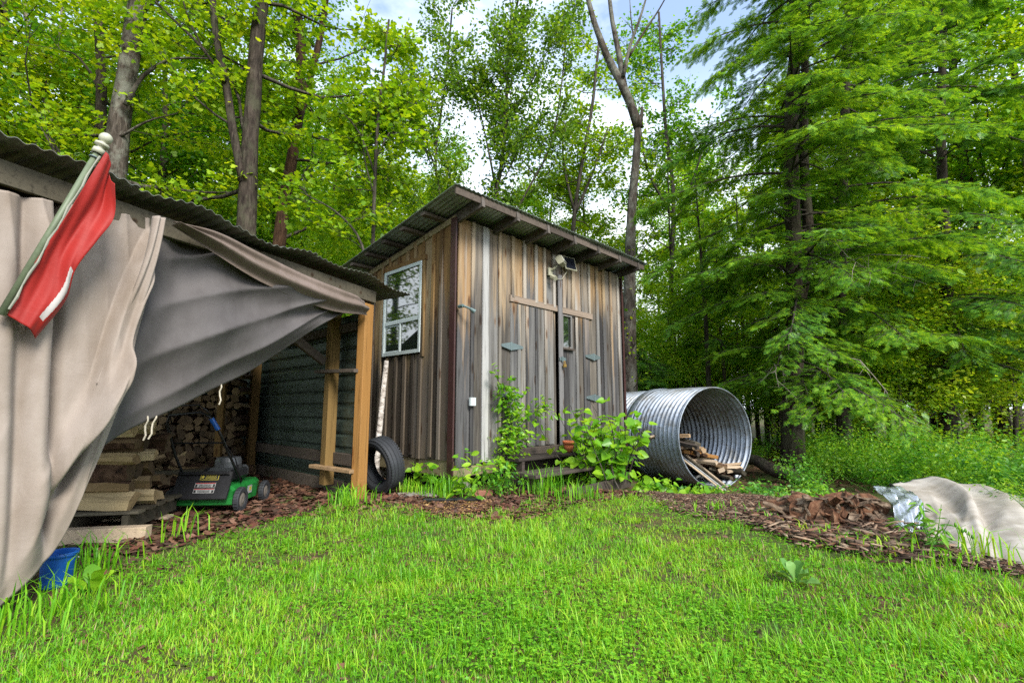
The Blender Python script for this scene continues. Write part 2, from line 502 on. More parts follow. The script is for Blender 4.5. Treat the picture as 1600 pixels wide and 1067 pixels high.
M_whitec = cloth('white_nylon', (.42, .40, .39), (.36, .32, .30), .6)
M_tarp_w = cloth('whitish_tarp', (.36, .33, .29), (.19, .16, .12), .6, 1.6, 160, dscale=(.8, 3.5, 1))
M_tarp_k = flat('tarp_black_side', (.012, .013, .012), .45)

# glass that reflects the woods
t = NT('window_glass')
pg = t.princ((.012, .018, .014), .03, 0.0, 1.0); pg.inputs['IOR'].default_value = 2.1
M_glass = t.m
# clear plastic sheet
t = NT('clear_plastic')
gl = t.n('ShaderNodeBsdfGlossy', i_Roughness=.18); gl.inputs['Color'].default_value = (.9, .93, .95, 1)
tp = t.n('ShaderNodeBsdfTransparent'); tp.inputs['Color'].default_value = (.86, .9, .92, 1)
df = t.n('ShaderNodeBsdfDiffuse'); df.inputs['Color'].default_value = (.62, .66, .7, 1)
fr = t.n('ShaderNodeLayerWeight', i_Blend=.45)
m1 = t.n('ShaderNodeMixShader', i_Fac=.34); t.l(tp.outputs[0], m1.inputs[1]); t.l(df.outputs[0], m1.inputs[2])
m2 = t.n('ShaderNodeMixShader'); t.l(fr.outputs['Facing'], m2.inputs[0]); t.l(m1.outputs[0], m2.inputs[1]); t.l(gl.outputs[0], m2.inputs[2])
t.l(m2.outputs[0], t.out.inputs['Surface'])
M_clear = t.m

# ground: dark soil with litter; leaf litter and wood chips are geometry on top
t = NT('forest_soil')
v = t.coords((1, 1, 1))
n1 = t.noise(v, 1.3, 8, .7); n2 = t.noise(v, 17, 6, .7); n3 = t.noise(v, 55, 3, .6)
col = t.ramp(n2, [(.3, (.03, .02, .013)), (.5, (.085, .052, .032)), (.7, (.15, .095, .058))])
col = t.mix(t.ramp(n3, [(.55, (0, 0, 0)), (.7, (.6, .6, .6))]), col, (.2, .13, .08))
col = t.mix(t.ramp(n1, [(.40, (0, 0, 0)), (.58, (.75, .75, .75))]), col, (.055, .10, .02))
t.princ(col, .95, spec=.1, bump=n2, bs=.8, bd=.03)
M_soilg = t.m
def chips(name, cols):
    t = NT(name)
    geo = t.n('ShaderNodeNewGeometry')
    k = len(cols)
    c = t.ramp(geo.outputs['Random Per Island'], [(i / (k - 1), q) for i, q in enumerate(cols)])
    n = t.noise(t.coords((1, 1, 1)), 60, 3)
    t.princ(t.mix(.5, c, t.ramp(n, [(.3, (.55, .55, .55)), (.7, (1.2, 1.2, 1.2))]), 'MULTIPLY'), .85, spec=.2)
    return t.m
M_litter = chips('dead_leaf', [(.02, .012, .009), (.08, .034, .022), (.13, .05, .032), (.16, .085, .05), (.05, .032, .024), (.22, .12, .08), (.035, .02, .014)])
M_chip = chips('bark_chip', [(.022, .014, .010), (.07, .038, .024), (.03, .02, .015), (.13, .07, .042), (.05, .032, .023), (.32, .24, .165), (.16, .07, .038), (.23, .165, .115), (.06, .04, .03)])
M_needlelit = chips('yellow_litter', [(.30, .17, .06), (.42, .24, .08), (.22, .13, .06), (.48, .33, .14)])

# ================================================================== SETTING: ground and sky
def axis_pts(lo, hi, step, far):
    a = list(np.arange(lo, hi + 1e-6, step))
    s, p, q = step, lo, hi
    L_, H_ = [], []
    while p > -far:
        s *= 1.28; p -= s; L_.append(p)
    s = step
    while q < far:
        s *= 1.28; q += s; H_.append(q)
    return np.array(L_[::-1] + a + H_)
gx, gy = axis_pts(-8, 10, .14, 500), axis_pts(-1, 14, .14, 500)
XX, YY = np.meshgrid(gx, gy)
ZZ = G(XX, YY)
near = (np.hypot(XX, YY - 5) < 14)
ZZ = ZZ + near * rng.normal(0, .006, ZZ.shape)
nx, ny = len(gx), len(gy)
ii = (np.arange(ny - 1)[:, None] * nx + np.arange(nx - 1)[None]).ravel()
gF = np.stack([ii, ii + 1, ii + nx + 1, ii + nx], 1)
me = raw_mesh('ground', np.stack([XX, YY, ZZ], -1).reshape(-1, 3), gF, M_soilg, None, True)
tag(link('ground', me), kind='structure')

# ================================================================== THE BOARD AND BATTEN CABIN
CA = R(46)
U = np.array((math.cos(CA), math.sin(CA), 0)); Vd = np.array((-math.sin(CA), math.cos(CA), 0))
C0 = np.array((-.71, 5.92, 0))
def SW(x, y, z):                    # cabin coordinates to world
    return C0 + U * x + Vd * y + np.array((0, 0, z))
shed = root('cabin', tuple(C0), CA, label='small weathered board and batten cabin with a lean-to metal roof and double door', cat='cabin')
SHW, SHD = 3.88, 2.05
def roof_z(y): return 3.56 - .152 * (y + .45)
rr = random.Random(5)
E3 = np.eye(3)
def board(name, x0, x1, z0, z1, y0, y1, m, parent=shed, lean=0.0):
    b = MB().box((x0, y0, z0), (x1, y1, z1), 0, .004)
    return part(name, b, m, parent, world=False)
# front wall
HX0, HX1, HZ = .958, 2.93, 2.47
xs = [.03]
while xs[-1] < SHW - .12:
    xs.append(min(SHW, xs[-1] + rr.uniform(.19, .26)))
for a, b in zip(xs[:-1], xs[1:]):
    mid = (a + b) / 2
    z0 = HZ + .06 if HX0 < mid < HX1 else .30 + rr.uniform(-.015, .015)
    top = roof_z(0) - .07
    board('board', a + .002, b - .002, z0, top, -.012 - rr.uniform(0, .004), .012, M_front)
for x in xs[1:-1]:
    bw = rr.uniform(.05, .075)
    inside = HX0 - .01 < x < HX1
    z0 = HZ + .062 if inside else .32 + rr.uniform(-.02, .03)
    if 0.42 < x < .60 and not inside: continue
    board('batten', x - bw / 2, x + bw / 2, z0, roof_z(0) - .075, -.042 - rr.uniform(0, .008), -.014, M_batten)
o = board('batten', .435, .545, .33, roof_z(0) - .08, -.04, -.015, M_pale)
o['label'] = 'wide pale grey batten'
# side wall (faces the woodshed)
WY0, WY1, WZ0, WZ1 = .665, 1.60, 1.735, 2.985
ys = [.03]
while ys[-1] < SHD - .1:
    ys.append(min(SHD, ys[-1] + rr.uniform(.17, .24)))
for a, b in zip(ys[:-1], ys[1:]):
    segs = [(.375 + rr.uniform(-.02, .02), roof_z(b) - .06)]
    if b > WY0 + .02 and a < WY1 - .02:
        segs = [(segs[0][0], WZ0 - .02), (WZ1 + .02, segs[0][1])]
    for z0, z1 in segs:
        board('board', -.012, .010, z0, z1, a + .002, b - .002, M_left)
for y in ys[1:-1]:
    bw = rr.uniform(.05, .07)
    segs = [(.375 + rr.uniform(-.02, .03), roof_z(y) - .065)]
    if WY0 - .08 < y < WY1 + .08:
        segs = [(segs[0][0], WZ0 - .022), (WZ1 + .075, segs[0][1])]
    for z0, z1 in segs:
        board('batten', -.036 - rr.uniform(0, .006), -.014, z0, z1, y - bw / 2, y + bw / 2, M_left)
# the two other walls, plain
part('back_wall', MB().box((.03, SHD, .3), (SHW, SHD + .03, roof_z(SHD) - .05)), M_left, shed, False)
part('end_wall', MB().box((SHW, .0, .3), (SHW + .03, SHD, roof_z(SHD) - .05)), M_left, shed, False)
part('floor', MB().box((.02, .02, .30), (SHW - .01, SHD - .01, .36)), M_sill, shed, False)
# sill beams
part('sill_beam', MB().box((.0, .0, .17), (SHW, .14, .296), 0, .01), M_sill, shed, False)
part('sill_beam', MB().box((.004, .144, .17), (.144, SHD, .372), 0, .01), M_sill, shed, False)
for i, (x, y) in enumerate(((.18, .16), (3.6, .16), (.18, 1.8), (3.6, 1.8), (1.9, .16))):
    part('foundation_block', MB().box((x - .15, y - .1, -.34 if x > 3 else -.05), (x + .15, y + .1, .168), 0, .01), M_conc, shed, False)
# metal trim at the corner
part('corner_trim', MB().box((-.05, -.05, .20), (-.026, -.041, roof_z(0) - .09)).box((-.05, -.041, .2), (-.042, .05, roof_z(0) - .09)), M_maroon, shed, False,
     label='maroon metal corner strip')
part('corner_trim', MB().box((SHW - .02, -.05, .25), (SHW + .035, -.041, roof_z(0) - .1)).box((SHW + .033, -.04, .25), (SHW + .041, .06, roof_z(0) - .1)), M_maroon, shed, False)
# header rail over the doors
part('door_header', MB().box((HX0 - .01, -.045, HZ), (HX1, -.014, HZ + .095), 0, .004), M_rail, shed, False)
# doors
def door(x0, x1, hinge_x, win=None):
    d = part('door', MB().box((x0, -.004, .42), (x1, .014, HZ - .004)), M_front, shed, False)
    zb = .475
    q = [x0]
    while q[-1] < x1 - .09: q.append(min(x1, q[-1] + rr.uniform(.15, .21)))
    if x1 - q[-2] < .08: q.pop(-2)
    for a, b in zip(q[:-1], q[1:]):
        segs = [(zb + rr.uniform(-.006, .006), HZ - .005)]
        if win and b > win[0] + .01 and a < win[1] - .01:
            segs = [(zb, win[2] - .02), (win[3] + .02, HZ - .005)]
        for z0, z1 in segs: board('board', a + .002, b - .002, z0, z1, -.026, -.0055, M_door, d)
    for x in q[1:-1]:
        if win and win[0] - .05 < x < win[1] + .05: continue
        bw = rr.uniform(.045, .065)
        board('batten', x - bw / 2, x + bw / 2, zb + .01, HZ - .02, -.046, -.028, M_batten, d)
    for z in (1.84, 1.17):
        h = MB()
        s = 1 if hinge_x < (x0 + x1) / 2 else -1
        for k in (-1, 1):
            a = .24 if k == s else .19
            zt = .055
            v = [(hinge_x, -.052, z - zt), (hinge_x + k * a, -.052, z - .016), (hinge_x + k * a, -.052, z + .016), (hinge_x, -.052, z + zt),
                 (hinge_x, -.047, z - zt), (hinge_x + k * a, -.047, z - .016), (hinge_x + k * a, -.047, z + .016), (hinge_x, -.047, z + zt)]
            h.add(v, [(0, 1, 2, 3), (7, 6, 5, 4), (0, 4, 5, 1), (3, 2, 6, 7), (1, 5, 6, 2)])
        h.tube([(hinge_x, -.053, z - .06), (hinge_x, -.053, z + .06)], .010, 8)
        part('hinge', h, M_hinge, d, False)
    return d
d1 = door(.965, 1.975, .955)
WIN2 = (2.13, 2.33, 1.95, 2.43)
d2 = door(2.10, 2.925, 2.93, WIN2)
part('pane', MB().box((2.135, -.012, 1.955), (2.325, -.004, 2.425)), M_glass, d2, False)
fm = MB()
for lo, hi in (((2.10, 1.93), (2.13, 2.45)), ((2.33, 1.93), (2.36, 2.45)), ((2.131, 2.43), (2.329, 2.45)), ((2.131, 1.925), (2.329, 1.95))):
    fm.box((lo[0], -.042, lo[1]), (hi[0], -.02, hi[1]))
part('window_frame', fm, M_batten, d2, False)
part('window_sill', MB().box((2.08, -.075, 1.895), (2.38, -.02, 1.922)), M_raft, d2, False)
hs = MB().box((1.98, -.085, 1.715), (2.13, -.078, 1.765)).box((2.02, -.095, 1.70), (2.06, -.086, 1.78))
part('hasp', hs, M_hinge, d2, False)
pk = MB().box((2.03, -.125, 1.61), (2.09, -.10, 1.665), 0, .008)
pk.tube([(2.043, -.112, 1.665), (2.043, -.112, 1.70), (2.06, -.112, 1.712), (2.077, -.112, 1.70), (2.077, -.112, 1.665)], .005, 6)
part('padlock', pk, M_brass, d2, False)
M_grey1 = wood('dark_grey_board', [(.1, (.10, .10, .105)), (.5, (.17, .165, .165)), (.95, (.26, .25, .24))], 2, None)
part('cover_board', MB().box((1.985, -.070, .37), (2.085, -.050, 3.06), 0, .004), M_grey1, shed, False, label='long grey board covering the gap between the two doors')
part('threshold', MB().box((.9, -.075, .33), (3.0, -.02, .465), 0, .008), M_step, shed, False)
# window in the side wall
win = part('window', MB().box((.0, WY0, WZ0), (.012, WY1, WZ1)), M_black, shed, False)
fx0, fx1 = -.055, -.013
fm = MB()
fw_ = .048
fm.box((fx0, WY0, WZ0), (fx1, WY0 + fw_, WZ1), 0, .005).box((fx0, WY1 - fw_, WZ0), (fx1, WY1, WZ1), 0, .005)
fm.box((fx0 + .001, WY0 + fw_, WZ1 - fw_), (fx1, WY1 - fw_, WZ1)).box((fx0 + .001, WY0 + fw_, WZ0), (fx1, WY1 - fw_, WZ0 + fw_))
part('frame', fm, M_white, win, False)
part('transom', MB().box((fx0 + .004, WY0 + fw_, 2.175), (fx1, WY1 - fw_, 2.235), 0, .005), M_white, win, False)
mym = WY0 + (WY1 - WY0) * .53
part('mullion', MB().box((fx0 + .006, mym - .02, WZ0 + fw_), (fx1, mym + .02, 2.174), 0, .005), M_white, win, False)
sb = MB()
for lo, hi in (((WY1 - fw_ - .025, WZ0 + fw_), (WY1 - fw_, 2.174)),):
    sb.box((fx0 + .018, lo[0], lo[1]), (fx1, hi[0], hi[1]))
sb.box((fx0 + .018, mym + .046, WZ0 + fw_), (fx1, WY1 - fw_ - .026, WZ0 + fw_ + .022)).box((fx0 + .018, mym + .046, 2.15), (fx1, WY1 - fw_ - .026, 2.174))
part('sash', sb, M_white, win, False)
for a, b, c_, d in ((WY0 + fw_, WY1 - fw_, 2.236, WZ1 - fw_), (WY0 + fw_, mym - .021, WZ0 + fw_, 2.173), (mym + .046, WY1 - fw_ - .026, WZ0 + fw_ + .023, 2.149)):
    part('pane', MB().box((-.034, a, c_), (-.028, b, d)), M_glass, win, False)
part('window_head', MB().box((-.05, WY0 - .08, WZ1 + .003), (-.012, WY1 + .06, WZ1 + .07), 0, .004), M_left, shed, False)
part('window_trim', MB().box((-.047, WY0 - .06, WZ0 - .06), (-.013, WY0 - .003, WZ1), 0, .004), M_left, shed, False)
# rafters, lookouts, fascia, wall plate, roof
for k in range(7):
    x = .03 + .625 * k
    a = np.array((x, -.472, roof_z(-.472) - .070)); b = np.array((x, 2.2, roof_z(2.2) - .070))
    part('rafter', MB().bar(a, b, .05, .135, (0, 0, 1)), M_fasc, shed, False)
for y in (.22, .68, 1.14, 1.60, 2.02):
    part('lookout', MB().box((-.37, y - .045, roof_z(y) - .055), (.0, y + .045, roof_z(y) - .012), 0, .004), M_raft, shed, False)
part('side_plate', MB().bar((-.024, -.02, roof_z(-.02) - .095), (-.024, 2.1, roof_z(2.1) - .095), .03, .08), M_sill, shed, False)
fx = [-.385] + [.03 + .625 * k for k in range(7)] + [SHW + .14]
for xa, xb in zip(fx[:-1], fx[1:]):
    if xb - xa > .12:
        part('fascia', MB().box((xa + (.027 if xa > 0 else 0), -.455, roof_z(-.45) - .092), (xb - .027, -.432, roof_z(-.45) - .004), 0, .004), M_raft, shed, False)
def corr(L0, L1, pitch, amp, n_per=6, prof='sin'):
    k = int((L1 - L0) / pitch * n_per) + 1
    x = np.linspace(L0, L1, k)
    ph = x / pitch * 2 * math.pi
    return x, amp * np.sin(ph)
def sheet(fn, x, h, ys_, th=.004):
    """corrugated sheet: fn(x, y, h) gives world or local points"""
    top = np.array([[fn(a, y, b + th) for y in ys_] for a, b in zip(x, h)])
    bot = np.array([[fn(a, y, b) for y in ys_] for a, b in zip(x, h)])
    mb = MB().grid(top)
    mb.grid(bot[:, ::-1])
    n = len(x)
    for P, Q in ((top[:, 0], bot[:, 0]), (bot[:, -1], top[:, -1]), (bot[0], top[0]), (top[-1], bot[-1])):
        v = np.concatenate([P, Q]); k = len(P)
        mb.add(v, [(i, i + 1, k + i + 1, k + i) for i in range(k - 1)])
    return mb
rx0, rx1 = -.41, SHW + .17
nsh = 5
for i in range(nsh):
    a = rx0 + (rx1 - rx0) * i / nsh; b = rx0 + (rx1 - rx0) * (i + 1) / nsh + (.05 if i < nsh - 1 else 0)
    x, h = corr(a, b, .075, .008)
    dz = .0035 * i
    dy = rr.uniform(-.02, .02)
    part('roof_sheet', sheet(lambda q, y, hh: (q, y + (dy if y < 0 else 0), roof_z(y) + .009 + dz + hh), x, h, (-.50, .6, 1.5, 2.30)), M_roof, shed, False, smo=True)
# fittings on the front wall
ob = MB().box((.20, -.095, 1.03), (.29, -.04, 1.13), 0, .012)
part('outlet_box', ob, M_white, shed, False)
fl = root('floodlight', (1.80, -.04, 3.06)); fl.parent = shed
fl['label'] = 'beige floodlight head with motion sensor'
b = MB()
b.obox((0.0, -.02, .0), E3, (.10, .04, .12), 0, .01)
b.tube([(0, -.03, .02), (.02, -.09, .05), (.05, -.12, .09)], .016, 8)
part('mount', b, M_beige, fl, False)
A = Matrix.Rotation(R(24), 3, 'Z') @ Matrix.Rotation(R(-28), 3, 'X')
b = MB().obox((.09, -.16, .16), np.array(A), (.19, .10, .13), 0, .02)
part('lamp_head', b, M_beige, fl, False)
q = np.array((.09, -.16, .16)) + np.array(A) @ np.array((0, -.053, 0))
part('lens', MB().obox(q, np.array(A), (.155, .006, .10)), flat('lamp_lens', (.55, .56, .5), .15, spec=.6), fl, False)
b = MB().obox((.0, -.085, -.10), np.array(Matrix.Rotation(R(30), 3, 'X')), (.075, .09, .07), 0, .02)
part('motion_sensor', b, M_beige, fl, False)
sp_ = root('solar_panel', (2.22, -.12, 3.27)); sp_.parent = shed
sp_['label'] = 'small dark solar panel on a bracket'
A = np.array(Matrix.Rotation(R(-8), 3, 'Z') @ Matrix.Rotation(R(-14), 3, 'X'))
part('panel_frame', MB().obox((0, 0, 0), A, (.25, .02, .23), 0, .004), M_beige, sp_, False)
part('panel_cell', MB().obox(A @ np.array((0, -.0125, 0)), A, (.215, .004, .195)), M_solar, sp_, False)
part('bracket', MB().tube([(0, .01, -.02), (0, .06, -.05), (0, .1, -.06)], .012, 6), M_beige, sp_, False)
tb = MB().tube([(1.85, -.10, 2.98), (1.90, -.08, 2.96), (2.05, -.09, 2.99), (2.2, -.09, 3.16)], .005, 6)
part('lamp_cable', tb, M_beige, shed, False)
tp_ = MB().tube([(.02, -.05, 2.25), (.02, -.13, 2.25)], .022, 10).tube([(.02, -.13, 2.25), (.10, -.17, 2.22)], .014, 8)
tp_.tube([(.10, -.17, 2.22), (.155, -.19, 2.185)], [.018, .032], 10)
part('lamp_arm', tp_, flat('teal_fitting', (.09, .14, .14), .4), shed, False, label='grey green spot fitting on the corner trim')

# ---- steps
st = root('front_steps', tuple(SW(1.4, -.1, 0)), CA, label='low dark wooden steps below the cabin door', cat='steps')
def sw(lo, hi, mb=None, ch=.006):
    mb = mb or MB()
    c = (np.array(lo) + np.array(hi)) / 2
    return mb.obox(SW(*c), np.stack([U, Vd, (0, 0, 1)], 1), np.array(hi) - np.array(lo), 0, ch)
part('tread', sw((.72, -.20, .335), (2.14, -.035, .372)), M_step, st)
part('tread', sw((.73, -.40, .333), (2.16, -.215, .370)), M_step, st)
part('tread', sw((.60, -.62, .188), (2.00, -.43, .225)), M_step, st)
part('tread', sw((.56, -.83, .186), (1.97, -.635, .223)), M_step, st)
for x in (.80, 2.02):
    part('stringer', sw((x, -.39, .0), (x + .05, -.05, .331)), M_step, st)
for x in (.68, 1.88):
    part('stringer', sw((x, -.80, -.03), (x + .05, -.43, .184)), M_step, st)
part('riser', sw((.86, -.10, .05), (2.0, -.075, .33)), M_step, st)
tag(part('loose_plank', MB().bar(SW(.75, -1.12, .0), SW(2.3, -1.02, .005), .04, .15), M_step), 'old brown plank lying on the litter below the steps', 'plank')
# ---- flower pot
pc = SW(1.96, -.24, .371)
pot = root('flower_pot', tuple(pc), 0, label='small orange terracotta pot on the top step', cat='pot')
part('body', MB().lathe([(.001, 0), (.055, 0), (.075, .12), (.066, .12), (.05, .015), (.001, .015)], pc, n=28), M_terra, pot, smo=True)
part('rim', MB().lathe([(.074, .112), (.088, .114), (.092, .158), (.083, .16), (.074, .155)], pc, n=28, closed=True), M_terra, pot, smo=True)
part('soil', MB().lathe([(.001, .125), (.04, .13), (.072, .122)], pc, n=18), M_soil, pot)
# brick and planks lying in front of the sill
g_ = gnd(752, 775)
tag(part('brick', MB().obox(g_ + (0, 0, .03), np.array(Matrix.Rotation(R(35), 3, 'Z')), (.24, .11, .07), 0, .006), M_brick), 'single worn reddish brick half sunk in front of the cabin corner', 'brick')
g_ = gnd(707, 783)
tag(part('rubber_strip', MB().obox(g_ + (0, 0, .02), np.array(Matrix.Rotation(R(4), 3, 'Z')), (.62, .09, .03), 0, .008), M_tarp_k), 'flat black strip lying on the litter before the cabin corner', 'strip')
g_ = gnd(652, 775)
tag(part('paving_slab', MB().obox(g_ + (0, 0, .012), np.array(Matrix.Rotation(R(20), 3, 'Z')), (.42, .30, .035), 0, .006), M_conc), 'flat grey slab in the soil beside the tyre', 'slab')

# ================================================================== THE WOODSHED (open lean-to)
P0 = np.array((-1.71, 5.52, 0)); W = np.array((-.366, -.93, 0)); W /= np.linalg.norm(W)
NO = np.array((-W[1], W[0], 0)) * 1.0                # outwards, towards the lawn
if NO @ (np.array((0, 0, 0)) - P0) < 0: NO = -NO
sgn = 1.0
SD = np.array((-2.23, 2.08, 0)); SD /= np.linalg.norm(SD)          # the end wall runs this way
ws = root('woodshed', tuple(P0), 0, label='open lean-to firewood shed with dark corrugated roof and steel end wall', cat='shed')
def FW(a, z, off=0.0): return P0 + W * a + NO * off + np.array((0, 0, z))
def EW(b, z, off=0.0):                                # end wall: b back from the corner, off into the shed
    n = np.array((-SD[1], SD[0], 0)); n = n if n @ W > 0 else -n
    return P0 + SD * b + n * off + np.array((0, 0, z))
part('post', MB().bar(FW(-.02, -.1), FW(-.02, 2.2), .10, .15, W), M_orange, ws, label='fresh orange corner post')
part('post', MB().bar(EW(.55, .12, .09), EW(.55, 2.15, .09), .12, .12, SD), M_post, ws)
part('post', MB().bar(FW(3.12, -.1, -.08), FW(3.12, 2.2, -.08), .12, .14, W), M_orange, ws)
part('post', MB().bar(EW(3.0, -.05, .1), EW(3.0, 2.0, .1), .12, .12, SD), M_post, ws)
part('post', MB().bar(np.array((-4.02, 6.75, -.05)), np.array((-4.02, 6.75, 2.0)), .06, .09, (1, 0, 0)), M_post, ws)
for z, m in ((1.42, M_raft), (.31, M_plank)):
    part('brace_block', MB().bar(FW(-.02, z, -.0) + SD * .02 + W * .10, EW(.70, z + .015, .20), .09, .04, (0, 0, 1)), m, ws)
part('front_beam', MB().bar(FW(-.12, 2.30, .035), FW(3.5, 2.30, .035), .04, .14), M_beam, ws)
part('front_beam', MB().bar(FW(-.05, 2.27, -.06), FW(3.5, 2.27, -.06), .04, .16), M_beam, ws)
part('knee_brace', MB().bar(FW(.10, 1.55, -.30) + SD * .3, FW(1.5, 2.2, -.30) + SD * .3, .05, .10), M_raft, ws)
# steel end wall with level ribs
nsheet = 3
for i in range(nsheet):
    b0 = .06 + i * 1.03; b1 = b0 + 1.06
    zz = np.linspace(.10, 2.12, 80)
    ph = (zz % .17) / .17
    h = np.where(ph < .14, .018, np.where(ph < .22, .018 * (1 - (ph - .14) / .08), np.where(ph > .92, .018 * (ph - .92) / .08, 0)))
    part('wall_sheet', sheet(lambda z, b, hh: EW(b, z, -.02 - i * .003 - hh), zz, h, (b0, (b0 + b1) / 2, b1), .003), M_wall_steel, ws)
part('wall_girt', MB().bar(EW(.1, .42, .03), EW(3.0, .42, .03), .05, .13, (0, 0, 1)), M_raft, ws)
part('wall_girt', MB().bar(EW(.1, 1.95, .03), EW(3.0, 1.95, .03), .05, .10, (0, 0, 1)), M_raft, ws)
part('bottom_board', MB().bar(EW(.02, .06, -.01), EW(3.0, .06, -.01), .04, .20, (0, 0, 1)), M_raft, ws)
# roof: corrugations run back from the front edge and the sheet edges are bent
RB = -NO
def RF(a, d, hh):
    bend = .035 * math.sin(2.1 * a + .6) * math.exp(-d * 1.3) + .02 * math.sin(7.3 * a) * math.exp(-d * 3)
    lift = .10 * math.exp(-((a - 2.2) / .30) ** 2) * math.exp(-d * 2.2)
    return FW(a, 2.435 - .06 * d + bend + lift + hh, .20) + RB * d
i = 0
a0 = -.62
while a0 < 4.2:
    a1 = a0 + .80
    x, h = corr(a0, a1 + .06, .076, .009)
    part('roof_sheet', sheet(lambda q, y, hh: RF(q, y + .02 * (i % 2), hh + .004 * (i % 3)), x, h, (0, .12, .3, .8, 2.0, 3.6)), M_wsroof, ws, smo=True)
    a0 = a1; i += 1
for k in range(7):
    a = -.02 + k * .62
    part('rafter', MB().bar(FW(a, 2.36, -.09), FW(a, 2.19, -.09) + RB * 3.5, .045, .08), M_raft, ws)
# unseen sheet added behind the wood stack to keep light from leaking in
bw = MB()
part('back_wall', MB().bar(np.array((-3.95, 7.78, 1.1)), np.array((-8.5, 6.5, 1.1)), .04, 2.2, (0, 0, 1)), M_wall_steel, ws)

# ---- the canvas: bilinear patch between four edges given in the front plane
def edge(pts, n):
    pts = np.array(pts, float)
    d = np.r_[0, np.cumsum(np.linalg.norm(np.diff(pts, axis=0), axis=1))]; d /= d[-1]
    s = np.linspace(0, 1, n)
    # smooth interpolation (Catmull-Rom through the points)
    out = np.zeros((n, pts.shape[1]))
    m = np.gradient(pts, d, axis=0) if len(pts) > 2 else np.repeat((pts[1] - pts[0])[None], 2, 0)
    for k, q in enumerate(s):
        i = min(np.searchsorted(d, q, side='right') - 1, len(d) - 2); i = max(i, 0)
        h = d[i + 1] - d[i]; u = (q - d[i]) / h
        out[k] = ((2 * u**3 - 3 * u**2 + 1) * pts[i] + (u**3 - 2 * u**2 + u) * h * m[i] + (-2 * u**3 + 3 * u**2) * pts[i + 1] + (u**3 - u**2) * h * m[i + 1])
    return out
def front_pt(px, py): return onplane(px, py, P0, W)
def coons(top, bot, left, right, ns_, nt_):
    T, B, L_, Rr = edge(top, ns_), edge(bot, ns_), edge(left, nt_), edge(right, nt_)
    s = np.linspace(0, 1, ns_)[:, None, None]; t_ = np.linspace(0, 1, nt_)[None, :, None]
    P = (1 - t_) * T[:, None] + t_ * B[:, None] + (1 - s) * L_[None] + s * Rr[None]
    P -= (1 - s) * (1 - t_) * T[0] + s * (1 - t_) * T[-1] + (1 - s) * t_ * B[0] + s * t_ * B[-1]
    return P
def hang(top, bot, left, right, ns_, nt_, off, base=0.0):
    """edges as sight points in the woodshed's front plane -> (a, z), then folds as true offsets from that plane"""
    B0 = P0 + NO * base
    cv = lambda e: [(lambda p: ((p - B0) @ W, p[2]))(onplane(*q, B0, W)) for q in e]
    P = coons(cv(top), cv(bot), cv(left), cv(right), ns_, nt_)
    s, t_ = np.meshgrid(np.linspace(0, 1, ns_), np.linspace(0, 1, nt_), indexing='ij')
    o = off(s, t_)
    return B0 + P[..., :1] * W + P[..., 1:] * np.array((0, 0, 1.0)) + o[..., None] * NO
def gs(x, c, w_): return np.exp(-((x - c) / w_) ** 2)
def sharp(x, k):                       # folds with crisp ridges
    return (1 - np.abs(np.sin(x))) ** k
def cloth_obj(name, P, m, th=.003, parent=None, label=None, cat=None, mf=None, group=None):
    o = part(name, MB().grid(P, 0, mf), m, parent, parent is not None, smo=True)
    md = o.modifiers.new('thickness', 'SOLIDIFY'); md.thickness = th; md.offset = 0
    if label: tag(o, label, cat, group)
    return o
wob2 = np.random.default_rng(3)
def wr(s, t_):                         # small wrinkles
    z = np.zeros_like(s)
    for k in range(12):
        a, b, p = wob2.uniform(-14, 14), wob2.uniform(-14, 14), wob2.uniform(0, 6.3)
        z += np.sin(a * s + b * t_ + p) * .0035
    return z
def off_beige(s, t_):
    e_ = smooth(0, .10, 1 - t_) * smooth(1.0, .93, s)       # the hems stay near the plane
    o = -.05 + .0 * s
    v = .48 - .10 * t_                                       # deep valley between two panels
    o += .07 * gs(s, v - .07, .05) * smooth(0, .15, t_) - .09 * gs(s, v, .022) * (1 - .5 * t_)
    o += .05 * gs(s, v - .24 + .08 * t_, .06) * smooth(0, .3, t_) - .05 * gs(s, v - .15, .03)
    o += .035 * np.sin(math.pi * np.clip((s - v) / .5, 0, 1)) * np.sin(math.pi * t_)
    se = .985 - .62 * t_                                     # wide pleat falling from the tied corner
    o += .11 * smooth(-.02, .035, s - se) * (1 - smooth(.12, .5, s - se)) * smooth(.0, .2, t_) * (1 - smooth(.62, .85, t_))
    o += .045 * gs(s, se + .16, .03) * smooth(.1, .3, t_) * (1 - smooth(.6, .8, t_))
    pk = t_ + .35 * (s - .62)                                # sagging pocket and the hollow below it
    o += (.19 * gs(pk, .70, .06) - .16 * gs(pk, .80, .045) + .05 * gs(pk, .66, .018)) * gs(s, .62, .2)
    o += .015 * sharp(math.pi * (s * 7.2 - .9 * t_ + .2), 2.2) * np.exp(-t_ * 3.5)
    o += .02 * sharp(math.pi * (s * 2.2 + 2.6 * t_), 3) * smooth(.45, .8, t_)
    return -.05 + (o + .05) * (.25 + .75 * e_) + wr(s, t_) * .7
P = hang([(-90, 262), (0, 292), (120, 318), (252, 342)], [(-90, 1060), (0, 958), (95, 858), (150, 745), (192, 640)],
         [(-90, 262), (-90, 650), (-90, 1060)], [(252, 342), (240, 430), (216, 550), (192, 640)], 150, 150, off_beige, .10)
cloth_obj('canvas_tarp', P, M_tarp_b, .003, None, 'beige canvas tarp hanging in folds to the grass at the woodshed front', 'tarp')
